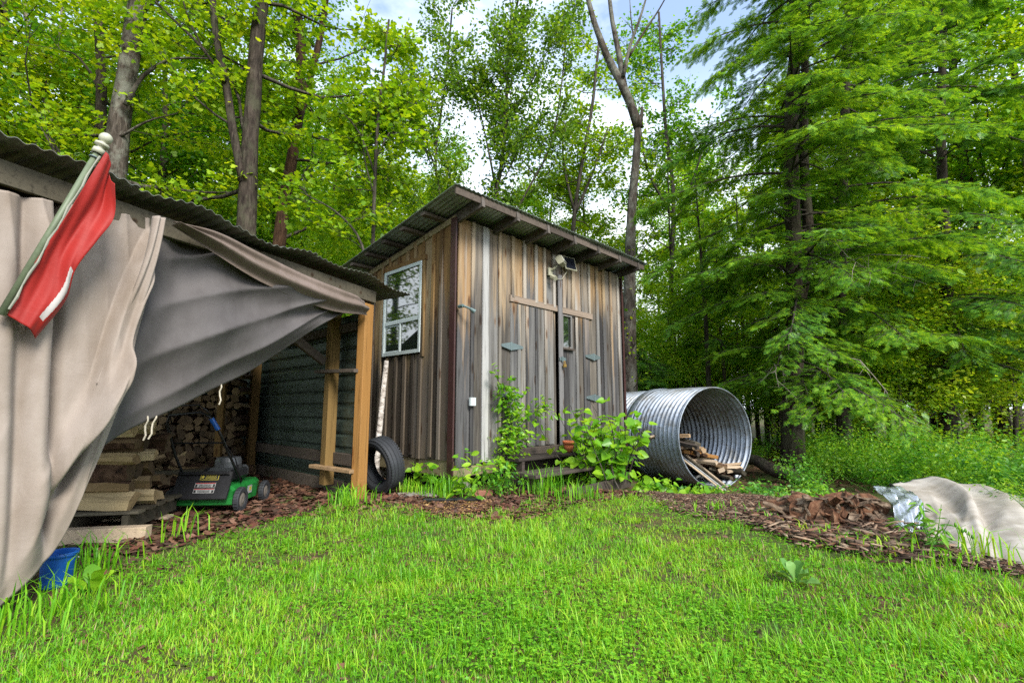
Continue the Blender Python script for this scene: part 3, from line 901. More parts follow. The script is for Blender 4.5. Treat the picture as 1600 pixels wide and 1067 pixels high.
def off_grey(s, t_):
    o = .0 * s - .03
    # pleats radiating from the tied corner, then long swags across
    o += .055 * sharp(math.pi * (4.2 * t_**.9 + 1.5 * s), 1.3) * (1 - .75 * t_ * .4) * smooth(0, .12, s) * (1 - smooth(.75, 1, s) * .6)
    o += .05 * np.sin(2 * math.pi * (3.9 * s**.8 + .25 * t_)) * gs(s, .0, .30) * (1 - t_ * .4)
    o += .16 * np.sin(math.pi * s) * np.sin(math.pi * np.clip(t_, 0, 1)) ** .8
    o += .03 * np.sin(2 * math.pi * (t_ * 2.1 - s * 1.2 + .2)) * smooth(.1, .4, s)
    return o + wr(s, t_) * 1.2
P = hang([(236, 338), (330, 362), (430, 402), (520, 442), (584, 474)], [(160, 698), (250, 652), (330, 612), (385, 585), (440, 548), (500, 508), (546, 488), (584, 489)],
         [(236, 340), (222, 430), (194, 560), (160, 698)], [(584, 474), (584, 489)], 120, 80, off_grey)
cloth_obj('canvas_tarp', P, M_tarp_g, .003, None, 'grey canvas tarp swagged up to the corner post in long curved folds', 'tarp')
def off_roll(s, t_):
    return -.02 + .075 * np.sin(math.pi * t_) + .03 * np.sin(2 * math.pi * (t_ * 2.0 + .1)) * (1 - .4 * s) + .01 * np.sin(9 * s + 5 * t_) - .06 * smooth(.9, 1, s)
P = hang([(268, 347), (330, 360), (400, 392), (480, 430), (573, 468)], [(272, 352), (330, 392), (400, 437), (460, 464), (527, 487), (580, 492)],
         [(268, 347), (272, 352)], [(573, 468), (580, 492)], 90, 24, off_roll, .15)
cloth_obj('canvas_tarp', P, M_tarp_roll, .003, None, 'rolled brownish tarp hem gathered along the beam up to the corner post', 'tarp')
def off_tie(s, t_): return .05 * np.sin(math.pi * s) * (1 - .5 * t_) + .02 * np.sin(9 * s + 2 * t_) + .03 * smooth(.75, 1, t_) * -1 + .02 * np.sin(7 * t_)
P = hang([(238, 338), (255, 343)], [(150, 600), (196, 608)], [(238, 338), (222, 400), (196, 480), (150, 600)], [(255, 343), (241, 400), (224, 480), (196, 608)], 18, 60, off_tie, .16)
cloth_obj('canvas_tarp', P, M_tarp_b, .004, None, 'long narrow beige pleat of canvas tied below the roof edge', 'tarp')
for q0, q1, n in (((352, 598), (350, 632), 0), ((238, 650), (232, 688), 1), ((252, 645), (240, 686), 2)):
    a = front_pt(*q0); b = front_pt(*q1)
    pts = [a + (b - a) * k / 5 + np.array((.008 * math.sin(k * 2), 0, 0)) - NO * .05 for k in range(6)]
    tag(part('string', MB().tube(pts, .006, 6), M_rope), ['pale string hanging under the middle of the grey tarp', 'left one of two pale strings dangling under the grey tarp', 'right one of two pale strings dangling under the grey tarp'][n], 'string')

# ---- flag on its slanted pole
fl_ = root('flag', tuple(FW(3.05, 1.55, .12)), 0, label='faded red and white flag hanging from a slanted pole by the beige tarp', cat='flag')
pa = onplane(2, 492, P0 + NO * .14, W, 0)
pb_ = onplane(154, 236, P0 + NO * .30, W, 0)
part('pole', MB().tube([pa, pb_], [.020, .017], 14), M_pole, fl_, smo=True)
ax = (pb_ - pa) / np.linalg.norm(pb_ - pa)
xx_ = np.cross(ax, (0, 0, 1)); xx_ /= np.linalg.norm(xx_)
A = np.stack([xx_, np.cross(ax, xx_), ax], 1)
part('finial', MB().lathe([(.022, -.02), (.030, -.02), (.030, .012), (.018, .016), (.018, .03), (.036, .034), (.036, .05), (.016, .052), (.016, .06)] +
     [(.034 * math.sin(q), .092 - .034 * math.cos(q)) for q in np.linspace(.5, math.pi, 12)], pb_, A, 20), M_ball, fl_, smo=True)
part('ring', MB().lathe([(.023 + .005 * math.cos(q), .005 * math.sin(q)) for q in np.linspace(0, 2 * math.pi, 8, endpoint=False)], pb_ - ax * .05, A, 16, closed=True), M_hinge, fl_)
def off_flag(s, t_):
    return .07 - .16 * t_ + .015 + .032 * np.sin(2 * math.pi * (s * .95 + .15 + .5 * t_)) * (.35 + .8 * s) + .004 * np.sin(2 * math.pi * (s * 3.1 - 1.7 * t_))
P = hang([(150, 242), (157, 254), (162, 292)], [(18, 484), (46, 506), (70, 528)],
         [(150, 242), (100, 336), (18, 484)], [(162, 292), (164, 345), (142, 378), (114, 425), (110, 462), (70, 528)], 90, 120, off_flag, .24)
cloth_obj('cloth', P, [M_red, M_whitec], .002, fl_,
          mf=lambda s, t_: 1 if (.60 < t_ < .93 and abs(s - (.86 - (t_ - .60) * .35)) < .075) else 0)
tr_ = MB()
for k in range(20):
    c = pa + (pb_ - pa) * (.08 + .86 * k / 19) + NO * .012
    pass
c0_, c1_ = pa + (pb_ - pa) * .04, pa + (pb_ - pa) * .97
tr_.tube([c0_ + (c1_ - c0_) * i / 14 + NO * .016 + np.array((.006 * math.sin(i * 1.9) + .010, 0, -.010)) for i in range(15)], [.006 + .002 * math.sin(i * 2.3) for i in range(15)], 6)
part('hoist_tape', tr_, flat('grey_tape', (.26, .27, .22), .8), fl_)

# ================================================================== LAWN MOWER
mo = np.array((-3.0, 5.12, 0)); MA = R(5)
mow = root('lawn_mower', tuple(mo), MA, label='green push lawn mower with black rear flap under the woodshed', cat='lawn mower')
# local: x right, y forward (away from the viewer), z up
dk = MB()
prof = [(-.27, .075), (-.275, .20), (-.23, .235), (.23, .235), (.275, .20), (.27, .075)]
ysd = [-.30, -.26, .22, .36, .44]; scl = [.97, 1, 1, .86, .5]
Pd = np.array([[(p[0] * s_, y, p[1] + (.015 if 0 < i < 4 and 0 < j < 5 else 0)) for j, p in enumerate(prof)] for i, (y, s_) in enumerate(zip(ysd, scl))])
dk.grid(Pd[:, ::-1]); dk.add(Pd[0], [(0, 1, 2, 3, 4, 5)]); dk.add(Pd[-1], [(5, 4, 3, 2, 1, 0)])
part('deck', dk, M_greenp, mow, False)
part('skirt', MB().box((-.28, -.335, .075), (.28, -.302, .145), 0, .01), M_greenp, mow, False)
A = np.array(Matrix.Rotation(R(-24), 3, 'X'))
fp = part('rear_flap', MB().obox((0, -.335, .265), A, (.50, .022, .27), 0, .008).obox((0, -.30, .375), np.eye(3), (.46, .06, .03), 0, .008), M_black, mow, False)
def decal(cx, cz, w_, h_, m, lift=.0125):
    return MB().obox(np.array((0, -.335, .265)) + A @ np.array((cx, -lift, cz)), A, (w_, .0012, h_)), m
dec = root('warning_label', (0, 0, 0)); dec.parent = fp
for nm, cx, cz, w_, h_, m, lf in (('yellow_field', .05, .075, .17, .055, M_tag_y, .0125), ('dark_field', .05, .075, .158, .043, M_tag_k, .0137),
        ('white_field', .03, .0, .19, .042, M_tag_w, .0125), ('white_field', .03, -.055, .19, .044, M_tag_w, .0125)):
    b, m = decal(cx, cz, w_, h_, m, lf); part(nm, b, m, fp, False)
b = MB()
for cz in (.0, -.055):
    b.obox(np.array((0, -.335, .265)) + A @ np.array((.03, -.0137, cz + .016)), A, (.18, .0012, .008))
    b.obox(np.array((0, -.335, .265)) + A @ np.array((.03, -.0137, cz - .006)), A, (.0002, .0004, .0002))
part('red_field', b, M_tag_r, fp, False)
b = MB()
for cz in (.0, -.055):
    for dx in (-.08, .08):
        b.obox(np.array((0, -.335, .265)) + A @ np.array((.03 + dx, -.0139, cz - .006)), A, (.018, .0012, .024))
    for k in range(3):
        b.obox(np.array((0, -.335, .265)) + A @ np.array((.03, -.0151, cz + .002 - k * .008)), A, (.11, .0012, .003))
part('print', b, M_tag_k, fp, False)
b = MB()
for k in range(3):
    b.obox(np.array((0, -.335, .265)) + A @ np.array((.065, -.0149, .088 - k * .012)), A, (.10, .0012, .0045))
b.obox(np.array((0, -.335, .265)) + A @ np.array((-.012, -.0149, .076)), A, (.022, .0012, .026))
part('print', b, M_tag_y, fp, False)
bpy.data.objects.remove(dec)
def wheel(x, y, r):
    wl = part('wheel', MB().lathe([(r * .62, -.022), (r * .93, -.026), (r, -.018), (r, .018), (r * .93, .026), (r * .62, .022)], (x, y, r), np.array(Matrix.Rotation(R(90), 3, 'Y')), 28, closed=True), M_rubber, mow, False)
    b = MB()
    for k in range(22):
        a = k * 2 * math.pi / 22
        b.obox((x, y + r * math.sin(a), r + r * math.cos(a)), np.array(Matrix.Rotation(-a, 3, 'X')), (.036, .010, .010))
    part('tread', b, M_rubber, wl, False)['kind'] = 'stuff'
    hub = MB().lathe([(.001, -.018), (.03, -.022), (r * .62, -.012), (r * .62, .012), (.03, .022), (.001, .018)], (x, y, r), np.array(Matrix.Rotation(R(90), 3, 'Y')), 20)
    part('rim', hub, flat('wheel_rim', (.16, .14, .12), .6) if 'wheel_rim' not in bpy.data.materials else bpy.data.materials['wheel_rim'], wl, False)
for x, y in ((-.315, -.24), (.315, -.24), (-.31, .33), (.31, .33)): wheel(x, y, .115 if y < 0 else .105)
en = part('engine', MB().obox((.02, .12, .33), E3, (.27, .30, .13), 0, .03).lathe([(.001, .09), (.11, .09), (.125, .05), (.125, -.02)], (.02, .10, .40), n=22), M_engine, mow, False)
part('fuel_tank', MB().obox((.17, .02, .34), E3, (.09, .18, .10), 0, .02).lathe([(.001, .03), (.028, .03), (.028, 0)], (.17, .02, .39), n=14), M_black, mow, False)
part('air_filter', MB().obox((-.15, .10, .34), E3, (.07, .14, .09), 0, .02), M_black, mow, False)
part('side_decal', MB().obox((.2785, .04, .17), E3, (.0015, .10, .075)), M_tag_w, mow, False)
part('side_decal', MB().obox((.2798, .05, .175), E3, (.0015, .045, .04)), M_tag_y, mow, False)
hm = MB()
hL = [(-.22, -.20, .24), (-.25, -.42, .62), (-.26, -.60, .90)]; hR = [(.20, -.14, .26), (.06, -.46, .78), (.03, -.60, .93)]
part('handle', MB().tube([(-.25, -.10, .20), (-.32, -.26, .55), (-.36, -.36, .84), (-.33, -.39, .93), (-.05, -.39, .96), (.02, -.36, .92), (.09, -.30, .78), (.25, -.10, .26)], .0125, 10), M_blackm, mow, False, smo=True)
part('control_bar', MB().tube([(-.34, -.33, .86), (-.33, -.42, .98), (-.28, -.45, 1.02), (-.04, -.45, 1.03), (.02, -.42, .98), (.04, -.34, .90)], .007, 8), M_blackm, mow, False, smo=True)
part('cross_bar', MB().tube([(-.33, -.28, .66), (.14, -.25, .66)], .009, 8), M_blackm, mow, False)
part('grip_sleeve', MB().tube([(.035, -.347, .90), (.085, -.305, .79)], .022, 10), M_blue, mow, False, label='blue sleeve on the handle')
part('throttle_cable', MB().tube([(.09, -.30, .80), (.16, -.26, .62), (.20, -.16, .5), (.16, -.02, .42)], .005, 6), M_blackm, mow, False)

# ================================================================== FIREWOOD
def log_mesh(k, L_, r, n=5):
    """split log along local y, bark on one side; slots: split face, end grain, bark"""
    q = random.Random(100 + k)
    typ = k % 4
    if typ == 0: an = [0, 55, 110, 165, 215, 290]
    elif typ == 1: an = [10, 70, 130, 185, 300]
    elif typ == 2: an = [0, 90, 150, 210, 270]
    else: an = [0, 45, 90, 135, 180, 225, 270, 315]
    ring = []
    for a in an:
        rr_ = r * q.uniform(.72, 1.15)
        ring.append((rr_ * math.cos(R(a)), rr_ * .85 * math.sin(R(a))))
    n_ = len(ring); V = []
    st_ = 4
    for i in range(st_):
        y = -L_ / 2 + L_ * i / (st_ - 1)
        tw = q.uniform(-.06, .06)
        for (x, z) in ring:
            jx, jz = q.uniform(-.09, .09) * r, q.uniform(-.09, .09) * r
            V.append((x * math.cos(tw) - z * math.sin(tw) + jx, y + (q.uniform(-.012, .012) if i in (0, st_ - 1) else 0), x * math.sin(tw) + z * math.cos(tw) + jz))
    F, mi = [], []
    for i in range(st_ - 1):
        for j in range(n_):
            j2 = (j + 1) % n_
            F.append((i * n_ + j, (i + 1) * n_ + j, (i + 1) * n_ + j2, i * n_ + j2)); mi.append(2 if (an[j] < 140 and typ != 3) or typ == 3 else 0)
    F.append(tuple(range(n_))); mi.append(1)
    F.append(tuple((st_ - 1) * n_ + j for j in range(n_ - 1, -1, -1))); mi.append(1)
    return raw_mesh('firewood_log', V, F, [M_split, M_end, M_bark_brown], mi)
logs_s = [log_mesh(k, .42, .075) for k in range(12)]
q = random.Random(21)
def place_log(me_, loc, rot, s, label, group):
    o = link('firewood_log', me_)
    o.location = tuple(loc); o.rotation_euler = rot; o.scale = (s, 1, s)
    tag(o, label, 'firewood log', group)
    return o
# stack along the back, log ends towards the viewer
Bp, Bd = np.array((-3.98, 7.30, 0)), np.array((-1.0, -.14, 0)); Bd /= np.linalg.norm(Bd)
brz = math.atan2(Bd[1], Bd[0]) + math.pi
M_pale_split = wood('pale_split_wood', [(.1, (.22, .155, .075)), (.5, (.36, .275, .15)), (.95, (.46, .37, .22))], 1, None, False)
logs_p = []
for me0 in logs_s[:6]:
    m_ = me0.copy(); m_.materials[0] = M_pale_split; m_.materials[1] = M_split; m_.materials[2] = M_pale_split; logs_p.append(m_)
nl = 0
z = .20
row = 0
while z < 1.62:
    d = .06 + (row % 2) * .05
    while d < 2.15:
        s = q.uniform(.72, 1.12)
        p = Bp + Bd * d + np.array((0, 0, z + q.uniform(-.012, .012))) + np.array((0, q.uniform(-.05, .04), 0))
        if row > 9 and q.random() < .25: d += .12; continue
        place_log(q.choice(logs_s), p, (q.uniform(-.06, .06), q.choice((0, 1, 2, 3, 4, 5)) * 1.05, brz + q.uniform(-.1, .1)), s,
                  'split log in the dim stack at the back of the woodshed', 'split logs stacked at the back of the woodshed')
        nl += 1
        d += .118 * (s * .55 + .45)
    z += .105; row += 1
# tumbled logs at the foot of the stack
for k in range(26):
    p = np.array((q.uniform(-4.9, -3.75), q.uniform(6.1, 6.85), q.uniform(.08, .34)))
    place_log(q.choice(logs_s), p, (q.uniform(-.5, .5), q.uniform(0, 6), q.uniform(0, 6)), q.uniform(.7, 1.1),
              'loose log tumbled in front of the dim stack beside the mower', 'loose logs tumbled before the back stack')
rk = root('bottom_rail', (-4.2, 6.55, 0), 0, label='low grey timber rail on the ground before the wood stack', cat='timber')
part('rail', MB().bar((-4.75, 6.0, .20), (-3.55, 6.2, .24), .07, .05), M_beam, rk)
part('support', MB().bar((-4.7, 6.02, -.02), (-4.7, 6.02, .165), .06, .06, (1, 0, 0)), M_beam, rk)
part('support', MB().bar((-3.65, 6.19, -.02), (-3.65, 6.19, .20), .06, .06, (1, 0, 0)), M_beam, rk)
# stack on a pallet at the front left, logs lying side-on
PD = np.array((.97, .22, 0)); PD /= np.linalg.norm(PD); PN = np.array((-PD[1], PD[0], 0))
pe = np.array((-2.98, 3.98, 0))                 # right-hand end of the front row
prz = math.atan2(PD[1], PD[0]) - math.pi / 2
pal = root('pallet', tuple(pe - PD * .4), 0, label='weathered wooden pallet under the front firewood stack', cat='pallet')
for k in range(5):
    c = pe + PN * (.02 + k * .17)
    part('slat', MB().bar(c - PD * 1.0 + np.array((0, 0, .185)), c + PD * .03 + np.array((0, 0, .185)), .12, .022), M_beam, pal)
for k in range(3):
    c = pe + PN * -.05 - PD * (.05 + .42 * k)
    part('stringer', MB().bar(c + np.array((0, 0, .11)), c + PN * .85 + np.array((0, 0, .11)), .045, .12), M_beam, pal)
for k in range(2):
    c = pe + PN * (-.03 + k * .6)
    part('slat', MB().bar(c - PD * 1.0 + np.array((0, 0, .03)), c + PD * (.02) + np.array((0, 0, .03)), .13, .024), M_plank, pal)
tag(part('timber_block', MB().bar(pe - PN * .16 - PD * .75 + np.array((0, 0, .06)), pe - PN * .14 + PD * .16 + np.array((0, 0, .05)), .10, .11), M_plank), 'split timber lying on the ground before the pallet', 'timber')
z = .262
for row in range(6):
    for k in range(3):
        s = (1.0, .8, .95, .72, .9, .8)[row] * q.uniform(.9, 1.08)
        p = pe + PN * (.08 + k * .17 + q.uniform(-.02, .02)) - PD * (.24 + q.uniform(-.05, .05) + (.0 if row < 2 else .06)) + np.array((0, 0, z))
        fl1 = k == 0
        lb = ['thick pale split log at the bottom front of the pallet stack', 'bark covered log second from the bottom of the pallet stack', 'cut pale log third from the bottom of the pallet stack',
              'dark knotty log fourth from the bottom of the pallet stack', 'pale flat log near the top of the pallet stack', 'topmost front log of the pallet stack under the tarp'][row] if fl1 else 'log behind the front row of the pallet stack'
        o = place_log(logs_p[(row * 3 + k * 5 + 1) % 6] if row in (0, 3, 5) else logs_s[(row * 3 + k * 5 + 1) % 12], p, (q.uniform(-.05, .05), q.uniform(0, 6.28), prz + q.uniform(-.16, .16)), s * 1.05, lb,
                      'front row logs of the pallet stack' if fl1 else 'rear logs of the pallet stack')
        o.scale = (s * 1.15, q.uniform(.95, 1.2), s * .92)
    z += .112
for row in range(6):                              # second column further left, mostly under the canvas
    for k in range(2):
        p = pe + PN * (.08 + k * .17) - PD * (.76 + q.uniform(-.05, .05)) + np.array((0, 0, .262 + row * .115))
        place_log(q.choice(logs_s), p, (0, q.uniform(0, 6), prz + q.uniform(-.08, .08)), 1.1, 'log behind the front row of the pallet stack', 'rear logs of the pallet stack')

# ---- blue container by the tarp
bc = gnd(86, 930, -.1); bc = bc * np.array((1.05, 1.05, 1))
jug = root('blue_bucket', tuple(bc), 0, label='blue plastic bucket half hidden behind the tarp hem', cat='bucket')
b = MB().lathe([(.001, 0), (.075, 0), (.082, .02), (.088, .19), (.089, .20), (.083, .20), (.075, .03), (.001, .02)], bc, n=30)
part('body', b, M_blue, jug, smo=True)
part('rim', MB().lathe([(.0885, .18), (.094, .182), (.094, .206), (.084, .206)], bc, n=30, closed=True), M_blue, jug, smo=True)
part('bail', MB().tube([bc + np.array((.094 * math.cos(a), .094 * math.sin(a) , .19 - .05 * math.sin((a + .4) / 2.2 * 1.5))) for a in np.linspace(.4, 2.8, 12)], .003, 6), M_white, jug)

# ================================================================== TYRE AND BIRCH POLE
tcn = gnd(589, 775); 
tyr = root('tyre', (tcn[0], tcn[1], 0), 0, label='worn black car tyre leaning behind the corner post', cat='tyre')
A = np.array(Matrix.Rotation(R(52), 3, 'Z') @ Matrix.Rotation(R(78), 3, 'Y'))
ctr = np.array((tcn[0] - .03, tcn[1] + .22, .325))
Rr_, hw = .33, .105
tp2 = [(.215, -.075), (.25, -.10), (.29, -hw), (.318, -.09)]
gr = [(-.085, 0), (-.062, 0), (-.056, .008), (-.048, .008), (-.042, 0), (-.012, -.001), (-.006, .008), (.002, .008), (.008, -.001), (.038, 0), (.044, .008), (.052, .008), (.058, 0), (.085, 0)]
tp2 += [(Rr_ - d - abs(x) ** 2 * .6, x) for x, d in gr]
tp2 += [(.318, .09), (.29, hw), (.25, .10), (.215, .075), (.205, .07), (.235, .085), (.285, .085), (.300, .0), (.285, -.085), (.235, -.085), (.205, -.07)]
part('carcass', MB().lathe(tp2, ctr, A, 56, closed=True), M_rubber, tyr)
b = MB()
for k in range(60):
    a = k * 2 * math.pi / 60
    for s in (-1, 1):
        p = np.array(((Rr_ - .006) * math.cos(a), (Rr_ - .006) * math.sin(a), s * .0865))
        Rz = np.array(Matrix.Rotation(a, 3, 'Z'))
        b.obox(ctr + A @ p, A @ Rz, (.016, .020, .020))
part('tread_blocks', b, M_rubber, tyr)['kind'] = 'stuff'
bp_ = [at(586, 752, 6.45), at(591, 690, 6.6), at(598, 620, 6.72), at(604, 564, 6.82)]
bp_[0][2] = -.03
tag(part('birch_pole', MB().tube(np.array(bp_), [.042, .04, .036, .032], 12), M_birch, smo=True), 'peeling birch pole leaning on the cabin wall behind the tyre', 'pole')

# ================================================================== CULVERT PIPE AND THE WOOD IN IT
PR = .80
pz = -.30
pax = np.array((-math.sin(R(25)), math.cos(R(25)), .0)); 
prc = np.array((3.32, 8.0, pz + PR + .03))
pip = root('culvert_pipe', tuple(prc), 0, label='large corrugated galvanised culvert pipe lying beside the cabin', cat='pipe')
px_ = np.cross(pax, (0, 0, 1)); px_ /= np.linalg.norm(px_)
A = np.stack([px_, np.cross(pax, px_), pax], 1)
def pipe_seg(l0, l1, r0, name):
    n = int((l1 - l0) / .0085)
    ll = np.linspace(l0, l1, n)
    amp = .021
    outer = [(r0 + amp * (1 + .12 * math.sin(l * 5.1)) * math.sin(l / .098 * 2 * math.pi + .4 * math.sin(l * 3)), l) for l in ll]
    inner = [(r - .006, l) for r, l in outer[::-1]]
    return part(name, MB().lathe(outer + inner, prc, A, 96, closed=True), M_culvert, pip, smo=True)
pipe_seg(0, 1.22, PR, 'pipe_section')
pipe_seg(1.20, 4.4, PR - .02, 'pipe_section')
part('coupling_band', MB().lathe([(PR + .02, 1.13), (PR + .032, 1.14), (PR + .032, 1.30), (PR + .02, 1.31)], prc, A, 96, closed=True), M_culvert, pip, smo=True)
part('rim_lip', MB().lathe([(PR + .006 + .013 * math.cos(a), .013 * math.sin(a) - .004) for a in np.linspace(0, 2 * math.pi, 8, endpoint=False)], prc, A, 96, closed=True), M_culvert, pip, smo=True)
q = random.Random(8)
def inpipe(u, l, h): return prc + px_ * u + pax * l + np.array((0, 0, h))
def plank_at(p, yaw, pit, roll, L_, wd, th, label, group, m=None, nm='scrap_plank'):
    A_ = np.array(Matrix.Rotation(yaw, 3, 'Z') @ Matrix.Rotation(pit, 3, 'X') @ Matrix.Rotation(roll, 3, 'Y'))
    b = MB()
    ch = min(wd, th) * .2
    b.obox((0, 0, 0), E3, (wd, L_, th), 0, ch)
    V, F, mi = b.data()
    V[:, 2] += .03 * L_ * np.sin(V[:, 1] / L_ * 2 + q.uniform(0, 3)) ; V[:, 0] += rng.normal(0, .006, len(V))
    me_ = raw_mesh(nm, V, F, m or M_plank)
    o = link(nm, me_); o.matrix_world = Matrix.Translation(Vector(p)) @ Matrix(A_).to_4x4()
    return tag(o, label, 'plank' if nm == 'scrap_plank' else 'log', group)
yawp = math.atan2(pax[1], pax[0]) - math.pi / 2
for k in range(190):
    u = q.uniform(-.68, .5); l = q.uniform(.08, 2.0)
    hs_ = .08 - .62 * (u + .64) + .10 * min(1, max(0, l - .6)) + q.uniform(-.05, .05)
    floor_ = -math.sqrt(max(.01, (PR - .06)**2 - u * u))
    hs_ = max(hs_, floor_ + .08)
    h = q.uniform(max(floor_ + .04, hs_ - .2), hs_)
    plank_at(inpipe(u, l, h), yawp + q.uniform(-1.3, 1.3), q.uniform(-.3, .25), q.uniform(-.6, .6), q.uniform(.25, .55), q.uniform(.05, .12), q.uniform(.03, .07),
             'weathered scrap piece in the heap inside the culvert', 'scrap wood heaped inside the culvert', (M_plank, M_bark_brown, M_beam, M_plank, M_raft)[k % 5])
# the pieces that stand out at the mouth
for k, (u0, h0, u1, h1, l0, l1, wd, th, m, lab) in enumerate((
        (-.50, -.22, .10, -.33, .25, .12, .13, .06, M_orange, 'orange brown plank lying across the top of the culvert heap'),
        (-.02, -.36, .42, -.70, .5, .05, .12, .07, M_bark_brown, 'dark brown beam sloping down inside the culvert mouth'),
        (.05, -.16, .34, -.38, .6, .4, .07, .05, M_split, 'pale split stick propped high in the culvert'),
        (-.62, -.32, -.12, -.80, .15, -.18, .05, .03, M_plank, 'leftmost long slat spilling from the culvert mouth'),
        (-.56, -.30, -.02, -.81, .2, -.14, .045, .03, M_pale, 'grey slat second from left at the culvert mouth'),
        (-.50, -.27, .06, -.80, .22, -.10, .05, .03, M_beam, 'thin weathered slat third from left at the culvert mouth'),
        (-.42, -.28, .12, -.78, .25, -.05, .05, .03, M_plank, 'brown slat fourth from left at the culvert mouth'),
        (.02, -.45, .22, -.50, .1, .05, .11, .05, M_split, 'short pale block in the middle of the culvert heap'))):
    tag(part('scrap_plank', MB().bar(inpipe(u0, l0, h0), inpipe(u1, l1, h1), wd, th, (0, 0, 1), 0, .008), m), lab, 'plank')

# ================================================================== FALLEN LOG, BARK PILE, PLASTIC AND TARP
fa, fb_ = at(1168, 716, 9.3), at(1285, 764, 7.9)
pts = [fa + (fb_ - fa) * k / 7 + np.array((0, 0, .03 * math.sin(k * 1.7))) for k in range(8)]
tag(part('fallen_log', MB().tube(pts, [.09, .10, .11, .11, .12, .12, .11, .10], 12, wob=.06), M_bark_dark, smo=True), 'dark mossy log lying on the slope right of the culvert', 'log')

def on_ground(px, py, zz=-.16):
    p = gnd(px, py, zz); return np.array((p[0], p[1], float(G(p[0], p[1]))))
q = random.Random(31)
# rotten stump / bark mass: a lumpy mound plus curled slabs on it
pc_ = gnd(1322, 822, 0.0)
stp = root('rotten_stump', tuple(pc_), 0, label='crumbling rust brown rotten stump with peeling bark', cat='stump')
def blob(c, rx, ry, rz_, n=20, m=14, amp=.2, seed=0):
    rg = np.random.default_rng(seed)
    th, ph = np.meshgrid(np.linspace(0, 2 * math.pi, n, endpoint=False), np.linspace(.02, math.pi / 2 * 1.05, m))
    d = np.stack([np.cos(th) * np.sin(ph), np.sin(th) * np.sin(ph), np.cos(ph)], -1)
    f = np.ones(th.shape)
    for k in range(9):
        v_ = rg.normal(size=3) * (2 + k * .8); f += amp / (1 + .35 * k) * np.sin(d @ v_ + rg.uniform(0, 6)) * .6
    P_ = np.array(c) + d * f[..., None] * np.array((rx, ry, rz_))
    mb = MB(); k0 = 0
    V_ = P_.reshape(-1, 3); F_ = []
    for i in range(m - 1):
        for j in range(n):
            F_.append((i * n + j, (i + 1) * n + j, (i + 1) * n + (j + 1) % n, i * n + (j + 1) % n))
    F_.append(tuple(range(n)))
    return mb.add(V_, F_)
M_rot = bark('rotten_wood', (.03, .016, .01), (.12, .056, .03), (.22, .135, .08), (6, 6, 3), bd=.04)
M_peel = bark('peeling_bark', (.03, .02, .014), (.13, .09, .06), (.30, .235, .165), (5, 14, 14), bd=.02)
part('heart_wood', blob(pc_ + np.array((.02, .25, -.03)), .48, .30, .26, 30, 18, .35, 4), M_rot, stp)
for k in range(75):
    a = q.uniform(-.1, math.pi + .3); e = q.uniform(0, 1)
    c = pc_ + np.array((.0 + .42 * math.cos(a) * (1.05 - .5 * e), .25 - .30 * math.sin(a) * (1.05 - .5 * e), .02 + .18 * e))
    L_ = q.uniform(.14, .5); w_ = q.uniform(.03, .11)
    yaw = q.uniform(-.8, .8) + (0 if q.random() < .6 else 1.2)
    n1_, n2_ = 7, 4
    Pg = np.zeros((n1_, n2_, 3))
    cu = q.uniform(.02, .09); cw = q.uniform(.2, .6)
    for i in range(n1_):
        for j in range(n2_):
            u, v_ = i / (n1_ - 1) - .5, j / (n2_ - 1) - .5
            Pg[i, j] = (u * L_, v_ * w_ * (1 - .5 * abs(u)) , -cu * (2 * u)**2 + cw * w_ * (v_ * 2)**2 * .4 + .01 * math.sin(9 * u + k))
    A_ = np.array(Matrix.Rotation(yaw, 3, 'Z') @ Matrix.Rotation(q.uniform(-.5, .9), 3, 'X') @ Matrix.Rotation(q.uniform(-.7, .7), 3, 'Y'))
    o = part('bark_slab', MB().grid(c + Pg @ A_.T), M_peel if q.random() < .7 else M_rot, stp)
    md = o.modifiers.new('thickness', 'SOLIDIFY'); md.thickness = .014
# tarp over a heap on the right
def heap(name, xy, fz, m, label, cat, th=.004):
    o = part(name, MB().grid(fz), m, None, smo=True); md = o.modifiers.new('thickness', 'SOLIDIFY'); md.thickness = th; md.offset = 0
    return tag(o, label, cat)
e_bot = [gnd(1428, 852, .01), gnd(1500, 868, .0), gnd(1570, 890, -.0), gnd(1640, 900, 0), gnd(1760, 905, 0)]
e_top = [at(1392, 757, 4.75), at(1452, 750, 5.0), at(1510, 756, 5.0), at(1600, 778, 4.9), at(1760, 830, 4.7)]
e_l = [e_top[0], at(1425, 783, 4.45), at(1441, 806, 4.25), e_bot[0]]
e_r = [e_top[-1], at(1765, 860, 4.3), e_bot[-1]]
P = coons(e_top, e_bot, e_l, e_r, 70, 46)
s, t_ = np.meshgrid(np.linspace(0, 1, 70), np.linspace(0, 1, 46), indexing='ij')
P[..., 2] += .10 * np.sin(math.pi * t_) ** .8 * np.sin(math.pi * np.clip(s, .0, 1)) ** .5
rid = .09 * gs(s, .28 + .10 * t_, .05) * gs(t_, .28, .3) + .06 * gs(s, .52 + .06 * t_, .06) * gs(t_, .35, .3) - .05 * gs(s, .38 + .08 * t_, .05) * gs(t_, .5, .3)
P[..., 2] += rid * 1.1 + .018 * sharp(math.pi * (s * 5.2 + .9 * t_), 2.5) * smooth(0, .5, t_) + .008 * sharp(math.pi * (s * 9.7 - 2.3 * t_ + .3), 3) + .010 * np.sin(17 * s + 5 * t_) * t_ + .006 * np.sin(41 * s - 9 * t_)
P[..., 1] -= rid * .8
heap('ground_tarp', None, P, M_tarp_w, 'off-white tarp spread over a mound at the edge of the lawn', 'tarp')
